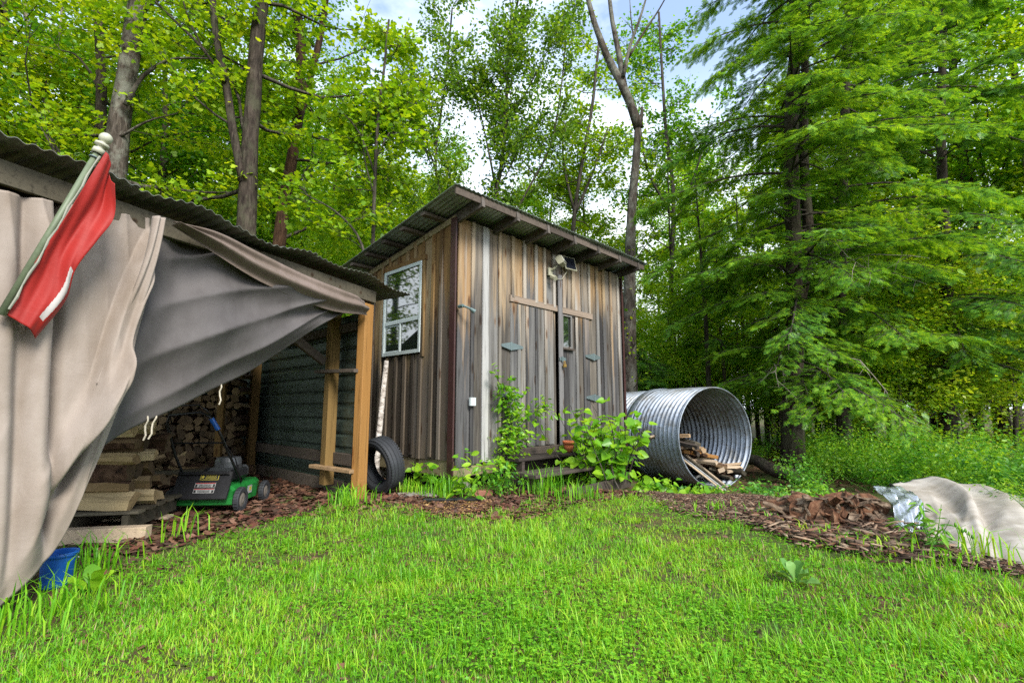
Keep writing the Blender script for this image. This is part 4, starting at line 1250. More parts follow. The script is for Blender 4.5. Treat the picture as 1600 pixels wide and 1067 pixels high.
# its turned-over black edge
ed = edge([p for p in e_l], 26)
P2 = np.zeros((26, 7, 3))
for i, p in enumerate(ed):
    for j in range(7):
        a = j / 6
        P2[i, j] = p + np.array((-.11 * a + .02, -.05 * a - .012, .03 * math.sin(math.pi * a) - .05 * a * i / 25)) * (0.25 + .75 * math.sin(math.pi * (.12 + .8 * i / 25)))
heap('tarp_edge', None, P2, M_tarp_k, 'black underside of the pale tarp turned over beside the plastic', 'tarp')
# clear plastic
pl_t = [at(1352, 762, 4.75), at(1375, 757, 4.72), at(1400, 760, 4.70)]
pl_b = [at(1392, 828, 4.18), at(1412, 832, 4.12), at(1432, 822, 4.12)]
P = coons(pl_t, pl_b, [pl_t[0], at(1384, 790, 4.45), pl_b[0]], [pl_t[-1], at(1428, 785, 4.40), pl_b[-1]], 34, 44)
s, t_ = np.meshgrid(np.linspace(0, 1, 34), np.linspace(0, 1, 44), indexing='ij')
P[..., 1] -= .05 + .05 * sharp(3.3 * math.pi * (s + .25 * t_), 1.2) + .02 * np.sin(19 * s + 13 * t_) + .012 * np.sin(37 * s - 23 * t_)
P[..., 2] += .05 * np.sin(math.pi * t_) + .012 * np.sin(23 * t_ + 8 * s)
heap('plastic_sheet', None, P, M_clear, 'crumpled clear plastic sheet between the rotten stump and the pale tarp', 'plastic sheet')

# ================================================================== VEGETATION
def unit(a): return a / (np.linalg.norm(a, axis=-1, keepdims=True) + 1e-9)
def frames(d, n):
    """columns: side, along d, normal close to n"""
    y = unit(d); x = unit(np.cross(y, n)); z = np.cross(x, y)
    return np.stack([x, y, z], -1)
def scatter(tv, tf, pos, Fr, sc_):
    N = len(pos); k = len(tv)
    if np.ndim(sc_) == 1: sc_ = sc_[:, None]
    V = np.einsum('nij,nkj->nki', Fr, tv[None] * sc_[:, None, :]) + pos[:, None]
    F = (tf[None] + (np.arange(N) * k)[:, None, None]).reshape(-1, tf.shape[1])
    return V.reshape(-1, 3), F
T_kite = (np.array([(0, 0, 0), (.36, .42, .07), (0, 1, -.06), (-.36, .42, .07)]), np.array([[0, 1, 2], [0, 2, 3]]))
_m = [(0, 0), (.30, .02), (.52, .30), (.26, .42), (.34, .78), (.0, 1.05), (-.34, .78), (-.26, .42), (-.52, .30), (-.30, .02)]
T_maple = (np.array([(x, y, .16 * abs(x) - .12 * y * y) for x, y in _m] ), np.array([list(range(10))]))
_h = [(0, 0), (.30, -.10), (.50, .18), (.46, .48), (.24, .82), (0, 1.08), ]
_hv = [(x, y, .22 * abs(x) - .16 * y * y) for x, y in _h] + [(-x, y, .22 * abs(x) - .16 * y * y) for x, y in _h[1:5]]
T_heart = (np.array(_hv), np.array([[0, 1, 2, 3, 4, 5], [5, 9, 8, 7, 6, 0]]))
_o = [(0, 0), (.20, .18), (.28, .45), (.20, .75), (0, 1.05)]
_ov = [(x, y, .16 * abs(x) - .14 * y * y) for x, y in _o] + [(-x, y, .16 * abs(x) - .14 * y * y) for x, y in _o[1:4]]
T_oval = (np.array(_ov), np.array([[0, 1, 2, 3, 4], [4, 7, 6, 5, 0]]))

def rand_dirs(r_, n, elo, ehi):
    a = r_.uniform(0, 2 * math.pi, n); e = np.radians(r_.uniform(elo, ehi, n))
    return np.stack([np.cos(a) * np.cos(e), np.sin(a) * np.cos(e), np.sin(e)], 1)

class Leaves:
    def __init__(s): s.p, s.d, s.n, s.s = [], [], [], []
    def add(s, p, d, n, sc_): s.p.append(p); s.d.append(d); s.n.append(n); s.s.append(sc_)
    def mesh(s, T):
        p, d, n, k = (np.concatenate(x) for x in (s.p, s.d, s.n, s.s))
        return scatter(T[0], T[1], p, frames(d, n), k)
    def count(s): return sum(len(x) for x in s.p)

def spray(LV, r_, a, b, n, size, wid=.16, tilt=.5, drop=.25):
    """n leaves along the twig a->b, in a roughly level layer"""
    u = r_.uniform(.05, 1.08, n)[:, None]
    ax = unit((b - a)[None])[0]
    side = np.cross(ax, (0, 0, 1.0)); side /= np.linalg.norm(side) + 1e-6
    lat = r_.normal(0, wid, n)[:, None]
    p = a + (b - a) * u + side * lat + np.stack([r_.normal(0, .03, n), r_.normal(0, .03, n), r_.normal(0, wid * .35, n) - np.abs(lat[:, 0]) * .2], 1)
    d = ax * .6 + side * np.sign(lat) * r_.uniform(.2, 1.0, n)[:, None] + r_.normal(0, .35, (n, 3)) - np.array((0, 0, drop))
    nn = np.array((0, 0, 1.0)) + r_.normal(0, tilt, (n, 3))
    LV.add(p, d, nn, size * r_.uniform(.5, 1.25, n))

def poly_at(P, u):
    P = np.asarray(P); t = np.clip(u, 0, 1) * (len(P) - 1); i = min(int(t), len(P) - 2)
    return P[i] + (P[i + 1] - P[i]) * (t - i)
def limb_path(r_, a, d, L_, n=6, curl=.25, rise=.15):
    d = np.array(d, float); P = [np.array(a, float)]
    for i in range(n - 1):
        d = unit((d + r_.normal(0, curl, 3) * np.array((1, 1, .6)) + np.array((0, 0, rise)) * .5)[None])[0]
        P.append(P[-1] + d * L_ / (n - 1))
    return np.array(P)
def grow(r_, mb, LV, path, rad, u0, nlimb, llen, nsub, slen, nleaf, lsize, el=(5, 50), limb_r=.35, az=None, twigs=True, tilt=.5, wid=.16, rise=.15, taper_len=True, front=None):
    """limbs, sub-branches and leaf sprays on a trunk path"""
    for k in range(nlimb):
        u = u0 + (1 - u0) * (k + r_.uniform(.1, .9)) / nlimb
        a = poly_at(path, u)
        d = rand_dirs(r_, 1, *el)[0]
        while front is not None and d[1] < front: d = rand_dirs(r_, 1, *el)[0]
        if az is not None:
            q_ = r_.uniform(*az); e_ = np.radians(r_.uniform(*el)); d = np.array((math.sin(q_) * math.cos(e_), math.cos(q_) * math.cos(e_), math.sin(e_)))
        L_ = llen * r_.uniform(.6, 1.15) * ((1.15 - .65 * (u - u0) / (1 - u0 + 1e-6)) if taper_len else 1)
        lp = limb_path(r_, a, d, L_, 6, .22, rise)
        rr0 = np.interp(u, np.linspace(0, 1, len(rad)), rad) * limb_r
        mb.tube(lp, np.linspace(max(rr0, .008), .006, 6), 5, cap=False)
        for j in range(nsub):
            v = r_.uniform(.18, 1.0)
            b0 = poly_at(lp, v)
            ax = unit((poly_at(lp, min(1, v + .05)) - poly_at(lp, max(0, v - .05)))[None])[0]
            sd_ = np.cross(ax, (0, 0, 1.0)) * r_.choice((-1, 1))
            dd = unit((ax * r_.uniform(.2, .9) + sd_ * r_.uniform(.3, 1) + np.array((0, 0, r_.uniform(-.25, .45))))[None])[0]
            b1 = b0 + dd * slen * r_.uniform(.5, 1.2)
            if twigs: mb.tube([b0, (b0 + b1) / 2 + (0, 0, .02), b1], [.006, .005, .003], 3, cap=False)
            spray(LV, r_, b0, b1, max(3, int(nleaf * r_.uniform(.6, 1.3))), lsize, wid, tilt)

def trunk_tube(mb, pts, rad, n=12, wob=.05, sub=3):
    P = edge(pts, (len(pts) - 1) * sub + 1)
    r_ = np.interp(np.linspace(0, 1, len(P)), np.linspace(0, 1, len(rad)), rad)
    mb.tube(P, r_, n, wob=wob)
    return P
def base_of(p):                                     # where a trunk meets the ground below a sighted point
    return np.array((p[0], p[1], float(G(p[0], p[1])) - .12))

def tree(name, label, cat, base, T, L_, bark_m, leaf_m, tmpl=T_kite, group=None, twig=None):
    r0 = root(name, tuple(base), 0, label=label, cat=cat, group=group)
    part('trunk', T, bark_m, r0, smo=True)
    if twig is not None and twig.n: part('branches', twig, M_bark_thin, r0, smo=True)['kind'] = 'stuff'
    if L_ is not None and L_.count(): part('crown', L_.mesh(tmpl), leaf_m, r0)
    return r0

def big_tree(seed, name, label, sights, Y, rad, top, bark_m, leaf_m, forks=(), grow_k=None, tmpl=T_kite, cat='tree', base_xy=None, extra=None):
    """sights: picture points of the trunk at depth Y, from low to high; top: how far the trunk goes on upward"""
    r_ = np.random.default_rng(seed)
    S = [at(x, y, Y) for x, y in sights]
    S[0] = S[0]
    b = base_of(S[0] - (S[1] - S[0]) / max(.3, (S[1] - S[0])[2]) * (S[0][2]))
    pts = [b] + S
    if top > 0:
        d = unit((S[-1] - S[-2])[None])[0]; d = unit((d + np.array((0, 0, .6)))[None])[0]
        pts += [S[-1] + d * top * .5, S[-1] + d * top]
    T = MB(); tw = MB(); LV = Leaves()
    P = trunk_tube(T, pts, [rad * 1.25] + list(np.linspace(rad, rad * .45, len(pts) - 1)), 14)
    for fk in forks:                                # (sights, depth, r0, r1)
        Pf = trunk_tube(T, [at(x, y, fk[1]) for x, y in fk[0]], np.linspace(fk[2], fk[3], len(fk[0])), 9)
        if grow_k and len(fk) > 4 and fk[4]:
            g2 = dict(grow_k); g2['nlimb'] = fk[4]; g2['u0'] = .15
            grow(r_, tw, LV, Pf, np.linspace(fk[2], fk[3], 5), **g2)
    if grow_k: grow(r_, tw, LV, P, [rad, rad * .4], **grow_k)
    if extra: extra(r_, tw, LV, P)
    return tree(name, label, cat, b, T, LV, bark_m, leaf_m, tmpl, None, tw)

GK = dict(u0=.30, nlimb=16, llen=3.0, nsub=13, slen=.8, nleaf=22, lsize=.11, el=(-8, 45), tilt=.55, wid=.2, front=-.1)
big_tree(1, 'maple_tree', 'thick grey lichen-spotted trunk rising behind the flag finial', [(172, 330), (186, 200), (204, 80), (222, -40)], 9.0, .235, 5, M_bark_grey, M_maple,
         forks=[([(196, 165), (225, 118), (262, 95), (330, 92)], 8.8, .05, .012, 4), ([(186, 215), (230, 190), (275, 178)], 8.9, .03, .008, 3), ([(214, 20), (270, -20), (300, -60)], 9, .06, .02, 3)],
         grow_k=dict(GK, nlimb=13), tmpl=T_maple)
big_tree(2, 'maple_tree', 'dark slimmer trunk just left of the thick lichen-spotted one', [(146, 330), (158, 170), (156, 60), (146, -40)], 10.0, .125, 5, M_bark_dark, M_maple2,
         forks=[([(160, 150), (135, 105), (110, 82), (95, 80)], 10, .045, .01, 4)], grow_k=dict(GK, nlimb=12))
big_tree(3, 'maple_tree', 'pale slender double stem at the far upper left', [(98, 330), (86, 225), (72, 160), (50, 90)], 11.5, .075, 4, M_bark_pale, M_maple,
         forks=[([(84, 210), (70, 130), (92, 60), (98, -20)], 11.4, .05, .02, 5), ([(66, 150), (30, 110), (8, 30), (5, -30)], 11.6, .05, .02, 5)], grow_k=dict(GK, nlimb=11))
big_tree(4, 'maple_tree', 'tall dark trunk with a black fork behind the woodshed roof', [(384, 380), (388, 270), (396, 150), (405, 30), (420, -60)], 9.0, .185, 5, M_bark_dark, M_maple,
         forks=[([(380, 285), (366, 215), (352, 128), (338, 60), (330, -30)], 8.9, .085, .06, 6), ([(352, 128), (318, 78), (270, 30), (228, -12)], 8.8, .035, .018, 5), ([(318, 78), (295, 30), (280, -20)], 8.8, .02, .012, 3)],
         grow_k=dict(GK, nlimb=17), tmpl=T_maple)
big_tree(5, 'maple_tree', 'reddish brown trunk between the dark forked tree and the sapling', [(434, 400), (442, 330), (462, 215), (470, 100), (462, -30)], 11.0, .16, 4, M_bark_brown, M_maple2,
         forks=[([(464, 200), (482, 130), (500, 60), (512, -20)], 11.2, .09, .07, 6)], grow_k=dict(GK, nlimb=16))
big_tree(6, 'maple_sapling', 'thin straight sapling with layered leaves behind the cabin roof', [(582, 410), (584, 330), (587, 250), (592, 170), (600, 110)], 9.5, .05, 1.2, M_bark_thin, M_maple,
         forks=[([(585, 270), (560, 205), (520, 160)], 9.5, .022, .008, 5), ([(586, 250), (620, 190), (650, 160)], 9.6, .022, .008, 5), ([(583, 300), (570, 250), (566, 200)], 9.4, .018, .006, 4), ([(575, 420), (560, 370), (530, 335), (470, 300)], 9.2, .03, .008, 5)],
         grow_k=dict(GK, u0=.42, nlimb=20, llen=1.6, nsub=10, slen=.55, nleaf=15, lsize=.11), tmpl=T_maple)
# open, small-leaved clump behind the cabin
def birch(seed, label, sights, Y, rad, n, forks=()):
    big_tree(seed, 'birch_tree', label, sights, Y, rad, 1.5, M_bark_thin, M_birchleaf, forks=forks,
             grow_k=dict(u0=.34, nlimb=n, llen=1.7, nsub=14, slen=.6, nleaf=25, lsize=.098, el=(20, 70), tilt=.8, wid=.17, rise=.3))
birch(11, 'thin grey birch with sparse leaves left of the roof peak', [(690, 320), (680, 250), (690, 170), (700, 90)], 12.0, .05, 19, [([(686, 280), (660, 200), (650, 130)], 12, .03, .01, 7)])
birch(12, 'tall open birch rising above the roof peak into the blue sky', [(772, 320), (786, 240), (792, 140), (800, 40), (812, -10)], 11.5, .065, 26, [([(776, 300), (760, 220), (745, 150)], 11.6, .035, .01, 7), ([(790, 200), (830, 130), (860, 70)], 11.5, .03, .008, 7)])
birch(13, 'leaning birch stem with bare twigs over the right side of the roof', [(806, 330), (834, 280), (858, 235), (872, 170), (880, 110)], 12.5, .04, 16, [([(838, 275), (800, 230), (775, 180)], 12.5, .02, .008, 5)])
big_tree(14, 'maple_tree', 'full light green maple between the cabin roof and the dead-topped tree', [(893, 400), (898, 330), (912, 240), (925, 170)], 14.0, .08, 2.6, M_bark_thin, M_maple,
         forks=[([(896, 340), (930, 260), (950, 200)], 14, .05, .02, 8), ([(897, 330), (880, 250), (880, 190)], 14, .05, .02, 8)], grow_k=dict(GK, u0=.34, nlimb=26, llen=2.3, nleaf=18, lsize=.13))
big_tree(15, 'maple_tree', 'rounded green maple behind the dead-topped tree', [(1046, 520), (1050, 400), (1052, 300), (1040, 200), (1035, 120)], 15.5, .085, 2.5, M_bark_thin, M_maple2,
         forks=[([(1050, 360), (1090, 260), (1110, 180)], 15.5, .05, .02, 8), ([(1050, 340), (1010, 260), (1000, 190)], 15.3, .05, .02, 8)], grow_k=dict(GK, u0=.42, nlimb=28, llen=2.7, nleaf=18, lsize=.13))
# the tree with the dead forked top
def dead_leaves(r_, tw, LV, P):
    for k in range(16):
        u = r_.uniform(.2, .55); a = poly_at(P, u); d = rand_dirs(r_, 1, 0, 50)[0]
        lp = limb_path(r_, a, d, r_.uniform(.4, 1.1), 5)
        tw.tube(lp, np.linspace(.012, .004, 5), 4, cap=False)
        spray(LV, r_, lp[1], lp[-1], 10, .09)
big_tree(16, 'dead_topped_tree', 'tall bare-topped tree with forked leafless limbs right of the cabin', [(984, 600), (984, 440), (987, 330), (996, 215), (997, 185)], 10.5, .165, 0, M_bark_grey, None or M_maple,
         forks=[([(998, 200), (980, 150), (952, 95), (930, 40), (914, -20)], 10.5, .115, .05), ([(976, 142), (968, 90), (958, 40), (950, -20)], 10.5, .08, .04),
                ([(974, 120), (985, 70), (998, 35), (1012, -10)], 10.4, .045, .02), ([(982, 90), (1010, 45), (1030, 15), (1044, -10)], 10.5, .035, .012), ([(990, 60), (986, 30), (984, 0)], 10.4, .02, .008),
                ([(962, 60), (958, 30), (956, 5)], 10.5, .015, .006), ([(1000, 190), (1003, 176), (1003, 168)], 10.5, .06, .03),
                ([(988, 330), (1000, 260), (1040, 215)], 10.7, .015, .005), ([(985, 420), (1012, 380), (1046, 350)], 10.7, .015, .005), ([(984, 470), (1010, 440), (1050, 420)], 10.8, .012, .004)], extra=dead_leaves)

# ---- hemlocks: tiers of drooping boughs with flat needle sprays
def frond():
    """flat spray, unit long: shoots either side of an axis, each shoot a narrow folded blade"""
    V, F = [], []
    def blade(a, b, w_):
        a, b = np.array(a), np.array(b); s = np.cross(b - a, (0, 0, 1.0)); s = s / np.linalg.norm(s) * w_
        i = len(V)
        V.extend([a, a + (b - a) * .45 + s, b, a + (b - a) * .45 - s]); F.append((i, i + 1, i + 2, i + 3))
    blade((0, 0, 0), (0, 1, -.10), .055)
    for k in range(6):
        y = .10 + k * .145; l = .42 * (1 - .62 * (k / 6)) 
        for s in (-1, 1):
            yy = y + (.05 if s > 0 else 0)
            blade((0, yy, -.10 * yy * yy), (s * l, yy + l * .75, -.10 * yy * yy - .09 * l - (.02 if k % 2 else 0)), .048)
    return np.array(V), np.array(F)
T_frond = frond()
def hemlock(seed, name, label, trunks, z0, z1, rlow, nb, fsize, mat=M_needle, dens=1.0, dead=0, az_bias=None, group=None, side_r=None, ntw=1.0):
    r_ = np.random.default_rng(seed)
    T, tw = MB(), MB(); LV = Leaves()
    P0_ = None
    for (pts, rad) in trunks:
        Pq = trunk_tube(T, pts, rad, 12, .06)
        if P0_ is None: P0_ = Pq
    b = trunks[0][0][0]
    zs = P0_[:, 2]
    for k in range(nb):
        f = (k + r_.uniform(0, 1)) / nb
        f = f ** 1.15
        z = z0 + (z1 - z0) * f
        c = np.array([np.interp(z, zs, P0_[:, i]) for i in range(3)])
        L_ = rlow * (1 - .62 * ((z - z0) / (z1 - z0)) ** 1.6) * (r_.uniform(.35, 1.25) if nb > 80 else r_.uniform(.55, 1.12))
        a = r_.uniform(0, 2 * math.pi) if k % 3 else r_.normal(-math.pi / 2 - .3, .5)
        if a < 0: a += 2 * math.pi
        d = np.array((math.cos(a), math.sin(a), 0))
        if side_r is not None: L_ *= side_r(a, z)
        n = 8; u = np.linspace(0, 1, n)
        el = r_.uniform(-.16, .36)
        lift = L_ * (el * u - (.34 + .1 * r_.uniform(-1, 1)) * u ** 2)
        sw_ = r_.uniform(-.25, .25) * u ** 2 * L_
        sd_ = np.array((-d[1], d[0], 0))
        lp = c + d * (u * L_)[:, None] + sd_ * sw_[:, None] + np.array((0, 0, 1.0)) * lift[:, None]
        tw.tube(lp, np.linspace(.012 + .007 * L_, .004, n), 5, cap=False)
        m = int(L_ * 19 * dens * ntw)
        for j in range(m):
            v = r_.uniform(.16, 1.0) ** .8
            p = poly_at(lp, v); ax = unit((poly_at(lp, min(1, v + .06)) - poly_at(lp, max(0, v - .06)))[None])[0]
            s = r_.choice((-1, 1))
            wl = (.22 + .55 * math.sin(math.pi * min(1, .12 + .88 * (1 - v)))) * min(1.0, .35 + L_ / 3.2) * r_.uniform(.55, 1.1)
            td = unit((ax * r_.uniform(.45, 1.0) + sd_ * s * r_.uniform(.5, 1.0) + np.array((0, 0, r_.uniform(-.22, .08))))[None])[0]
            q_ = max(1, int(wl / (fsize * .42)))
            e = p + td * wl
            if wl > .3: tw.tube([p, e], [.004, .002], 3, cap=False)
            uu = (np.arange(q_) + r_.uniform(.2, 1, q_))[:, None] / q_
            pp = p + (e - p) * uu + r_.normal(0, .02, (q_, 3)) - np.array((0, 0, .10)) * uu ** 2 * wl
            dd = td + r_.normal(0, .32, (q_, 3)) * np.array((1, 1, .5)) - np.array((0, 0, .16))
            LV.add(pp, dd, np.array((0, 0, 1.0)) + r_.normal(0, .25, (q_, 3)), fsize * r_.uniform(.6, 1.15, q_))
        tipn = 3
        LV.add(np.repeat(lp[-1:], tipn, 0) - np.array((0, 0, .02)), lp[-1] - lp[-2] + r_.normal(0, .12, (tipn, 3)), np.array((0, 0, 1.0)) + r_.normal(0, .2, (tipn, 3)), fsize * r_.uniform(.8, 1.2, tipn))
    r0 = root(name, tuple(b), 0, label=label, cat='tree', group=group)
    part('trunk', T, M_bark_dark, r0, smo=True)
    part('branches', tw, M_bark_thin, r0)['kind'] = 'stuff'
    part('crown', LV.mesh(T_frond), mat, r0)
    if dead:
        for k in range(dead):
            z = r_.uniform(1.6, 4.2); c = np.array([np.interp(z, zs, P0_[:, i]) for i in range(3)])
            a = r_.uniform(-2.6, -.2); d = np.array((math.cos(a), math.sin(a), r_.uniform(-.5, .1)))
            lp = limb_path(r_, c + d * .6, d, r_.uniform(.9, 2.2), 7, .3, -.35)
            dm = MB().tube(lp, np.linspace(.012, .003, 7), 4, cap=False)
            for j in range(6):
                p = poly_at(lp, r_.uniform(.3, 1)); dm.tube(limb_path(r_, p, rand_dirs(r_, 1, -70, 10)[0], r_.uniform(.15, .5), 4, .3, -.2), np.linspace(.005, .002, 4), 3, cap=False)
            part('dead_branch', dm, M_bark_pale, r0)
    return r0
hb = at(1238, 745, 9.5); hb[2] = float(G(hb[0], hb[1])) - .1
t1 = [hb] + [at(x, y, 9.5) for x, y in ((1238, 660), (1242, 520), (1240, 380), (1236, 200), (1243, 60))]
t1.append(t1[-1] + np.array((.15, 0, 3.2)))
t2 = [at(x, y, 9.6) for x, y in ((1246, 500), (1262, 400), (1256, 250), (1258, 60), (1256, -60))]
def left_side(a, z):   # fuller towards the clearing, shorter where the dead-topped tree and cabin stand
    if z < 3.0 and 2.3 < a < 4.75: return .45
    if z < 5 and 2.3 < a < 4.1: return .72
    return 1.0
hemlock(41, 'hemlock_tree', 'large dark hemlock with two close trunks right of the culvert', [(t1, [.22, .18, .155, .135, .12, .10, .04]), (t2, [.10, .10, .085, .07, .05])], 1.4, 15.0, 2.95, 165, .155, dens=1.0, dead=7, side_r=left_side)
h3 = at(1312, 640, 11.3); h3[2] = float(G(h3[0], h3[1])) - .1
t3 = [h3] + [at(x, y, 11.3) for x, y in ((1312, 420), (1318, 250), (1322, 100), (1326, -40))]; t3.append(t3[-1] + np.array((0.1, 0, 2.5)))
hemlock(42, 'hemlock_tree', 'second hemlock standing behind the large one to its right', [(t3, [.16, .14, .12, .10, .08, .03])], 2.4, 15, 2.9, 75, .22, dens=.85)
h4 = at(1475, 650, 12.5); h4[2] = float(G(h4[0], h4[1])) - .1
t4 = [h4] + [at(x, y, 12.5) for x, y in ((1478, 420), (1470, 200), (1474, -40))]; t4.append(t4[-1] + np.array((0.1, 0, 1.5)))
hemlock(43, 'hemlock_tree', 'hemlock at the right with a wide hanging skirt of boughs', [(t4, [.15, .14, .11, .09, .03])], 1.9, 15.0, 3.2, 90, .22, dead=3, dens=.85)
h5 = at(1105, 600, 12.4); h5[2] = float(G(h5[0], h5[1])) - .1
t5 = [h5, h5 + np.array((0.05, 0, 3.4)), h5 + np.array((.0, .05, 7.6))]
hemlock(44, 'young_hemlock', 'young open hemlock between the dead-topped tree and the large hemlock', [(t5, [.07, .05, .015])], 2.3, 7.4, 1.15, 24, .17)
h6 = at(1000, 560, 12.2); h6[2] = float(G(h6[0], h6[1])) - .1
t6 = [h6, h6 + np.array((0.02, 0, 1.6)), h6 + np.array((.0, .05, 2.9))]
hemlock(45, 'young_hemlock', 'small hemlock peeking over the culvert top beside the cabin', [(t6, [.05, .035, .01])], .9, 2.8, 1.5, 34, .17)

# ---- thin trunks deeper in the wood on the right, each with its own small crown
thin_i = 0
def thin_tree(px, pb_y, Y, rad, lean, label, leaf_m, crown=True, u0=.4, n=12):
    r_ = np.random.default_rng(500 + int(px))
    b = at(px, pb_y, Y); b = base_of(b)
    h = 7.5 + r_.uniform(-1, 2)
    pts = [b, b + np.array((lean * .3, 0, h * .35)), b + np.array((lean * .7, .1, h * .7)), b + np.array((lean, 0, h))]
    T, tw, LV = MB(), MB(), Leaves()
    P = trunk_tube(T, pts, [rad * 1.1, rad, rad * .75, rad * .3], 8)
    grow(r_, tw, LV, P, [rad, rad * .4], u0, n, 1.8, 8, .7, 14, .15, el=(-5, 40), wid=.2)
    tree('slender_tree', label, 'tree', b, T, LV, M_bark_dark, leaf_m, T_kite, None, tw)
thin_tree(1057, 600, 14.5, .045, .05, 'slender straight trunk seen against the sky right of the dead-topped tree', M_maple)
thin_tree(1133, 610, 14.0, .05, .0, 'thin dark trunk rising directly behind the culvert rim', M_yellow)
thin_tree(1114, 610, 17.0, .04, .1, 'pencil-thin trunk just left of the one behind the culvert rim', M_yellow)
thin_tree(1168, 640, 15.5, .06, .1, 'first of the close-set dark trunks right of the culvert', M_maple)
thin_tree(1183, 650, 17.5, .075, -.1, 'second of the close-set dark trunks right of the culvert', M_yellow)
thin_tree(1196, 650, 16.0, .075, .25, 'leaning third of the close-set dark trunks right of the culvert', M_maple)
thin_tree(1213, 640, 19.0, .07, .0, 'dark trunk just left of the large hemlock base', M_yellow)
thin_tree(1278, 660, 15.0, .085, -.1, 'dark trunk just right of the large hemlock base', M_maple)
thin_tree(1292, 660, 18.0, .08, .1, 'farther trunk in the gap right of the large hemlock base', M_yellow)
thin_tree(1338, 660, 15.5, .09, .0, 'stout shadowed trunk under the second hemlock', M_maple2)
thin_tree(1388, 660, 17.5, .08, .1, 'shadowed trunk between the second and the right hemlock', M_maple2)
thin_tree(1528, 650, 16.0, .12, .0, 'dark trunk at the right edge behind the undergrowth', M_maple)
thin_tree(1436, 640, 19.0, .09, .4, 'leaning trunk deep behind the right hemlock', M_yellow)

# ---- trees of the deeper wood: four kinds, copied
def proto(seed, h, rad, u0, n, llen, nsub, nleaf, lsize, leaf_m, bark_m, label, group):
    r_ = np.random.default_rng(seed)
    T, tw, LV = MB(), MB(), Leaves()
    pts = [np.array((0, 0, -.3)), np.array((r_.uniform(-.2, .2), 0, h * .35)), np.array((r_.uniform(-.3, .3), r_.uniform(-.3, .3), h * .7)), np.array((r_.uniform(-.3, .3), 0, h))]
    P = trunk_tube(T, pts, [rad * 1.2, rad, rad * .7, rad * .3], 8)
    grow(r_, tw, LV, P, [rad, rad * .4], u0, n, llen, nsub, 1.0, nleaf, lsize, el=(-15, 45), wid=.26, tilt=.6, twigs=False)
    r0 = root('woodland_tree', (0, 0, 0), 0, label=label, cat='tree', group=group)
    part('trunk', T, bark_m, r0, smo=True)
    part('branches', tw, M_bark_thin, r0)
    part('crown', LV.mesh(T_kite), leaf_m, r0)
    return r0
LABS = ['tall leafy tree in the bright wood behind the sheds', 'yellow-green backlit tree deep in the wood', 'deep green broad tree in the wood behind', 'low bushy tree filling the gap between trunks']
PR_ = [proto(71, 14, .15, .16, 36, 3.2, 18, 38, .135, M_maple, M_bark_dark, LABS[0], 'leafy trees of the wood behind'),
       proto(72, 13, .12, .12, 36, 3.0, 18, 38, .135, M_yellow, M_bark_thin, LABS[1], 'yellow-green trees of the wood behind'),
       proto(73, 15, .17, .2, 36, 3.4, 18, 38, .135, M_maple2, M_bark_dark, LABS[2], 'deep green trees of the wood behind'),
       proto(74, 5.0, .05, .06, 32, 1.9, 15, 34, .095, M_yellow, M_bark_thin, LABS[3], 'bushy young trees of the wood behind')]
used = [False] * 4
q = random.Random(77)
def wood_tree(kind, az, dist, s=None):
    x, y = dist * math.sin(R(az)), dist * math.cos(R(az))
    z = float(G(x, y)); s = s or q.uniform(.85, 1.2)
    if not used[kind]:
        o = PR_[kind]; o.location = (x, y, z); o.rotation_euler = (0, 0, q.uniform(0, 6.28)); o.scale = (s,) * 3; used[kind] = True
    else: copy_tree(PR_[kind], (x, y, z), q.uniform(0, 6.28), s)
for az, d, k in ((-49, 17.5, 0), (-43, 19, 1), (-38, 18.5, 2), (-34.5, 20, 1), (-30.5, 18.5, 0), (-27, 20, 1), (-23.5, 18.5, 2), (-21, 21, 1), (-18, 21, 0), (-46, 24, 1), (-40, 22, 0), (-34, 22, 1), (-29, 22, 2), (-24.5, 24, 1),
                 (-37, 28, 0), (-27, 30, 1), (-20, 27, 1), (-16, 30, 1), (-53, 19, 0), (-50, 24, 2), (-13, 34, 0),
                 (23, 25, 1), (31, 24, 1), (36, 22, 1), (41, 22, 0), (45, 21, 2), (49, 21, 0), (28, 31, 0), (40, 29, 1), (20.5, 29, 1), (46, 30, 1), (52, 22, 0)):
    wood_tree(k, az, d)
for az, d in ((-46, 15.5), (-41, 16), (-37, 15), (-33, 15.3), (-29, 14.8), (-25.5, 15), (-22, 14.6), (-19.5, 15.6), (-17, 16), (-14.5, 15), (-12, 15.5), (-9, 16), (-5, 16), (-1, 16.5), (3, 17), (6.5, 17), (10, 18), (14, 19), (17, 19), (19, 16.5),
              (20, 22), (22.5, 18), (25.5, 16.5), (21, 15.5), (29, 15.5), (33, 17.5), (36, 15.5), (39, 16), (42, 17), (15.5, 25), (12, 28), (18, 30), (23, 27), (28, 26), (35, 25), (42, 23)):
    wood_tree(3, az, d, q.uniform(.7, 1.1) if not -16 < az < 16 else q.uniform(.85, 1.2))
for az, d, s in ((-15, 17.5, .75), (-11.5, 18.5, .7), (-8, 19, .75), (-4, 18, .62), (0, 19.5, .7), (4.5, 19, .66), (9, 18.5, .7), (12.5, 21, .6), (17, 23, .6)):
    wood_tree(0 if d != 19 else 2, az, d, s)
for az, d in ((43.5, 20), (45.5, 19), (47.5, 20), (41.5, 21), (38, 20), (35.5, 21), (32.5, 20)):
    wood_tree(3, az, d, q.uniform(.9, 1.2))
# the same wood closes round the clearing behind the viewer (seen in the window glass)
for az, d, k in ((-62, 14, 0), (-70, 12, 1), (-76, 15, 2), (-84, 13, 0), (-92, 14, 1), (-58, 18, 1), (-105, 17, 0)):
    wood_tree(k, az, d)

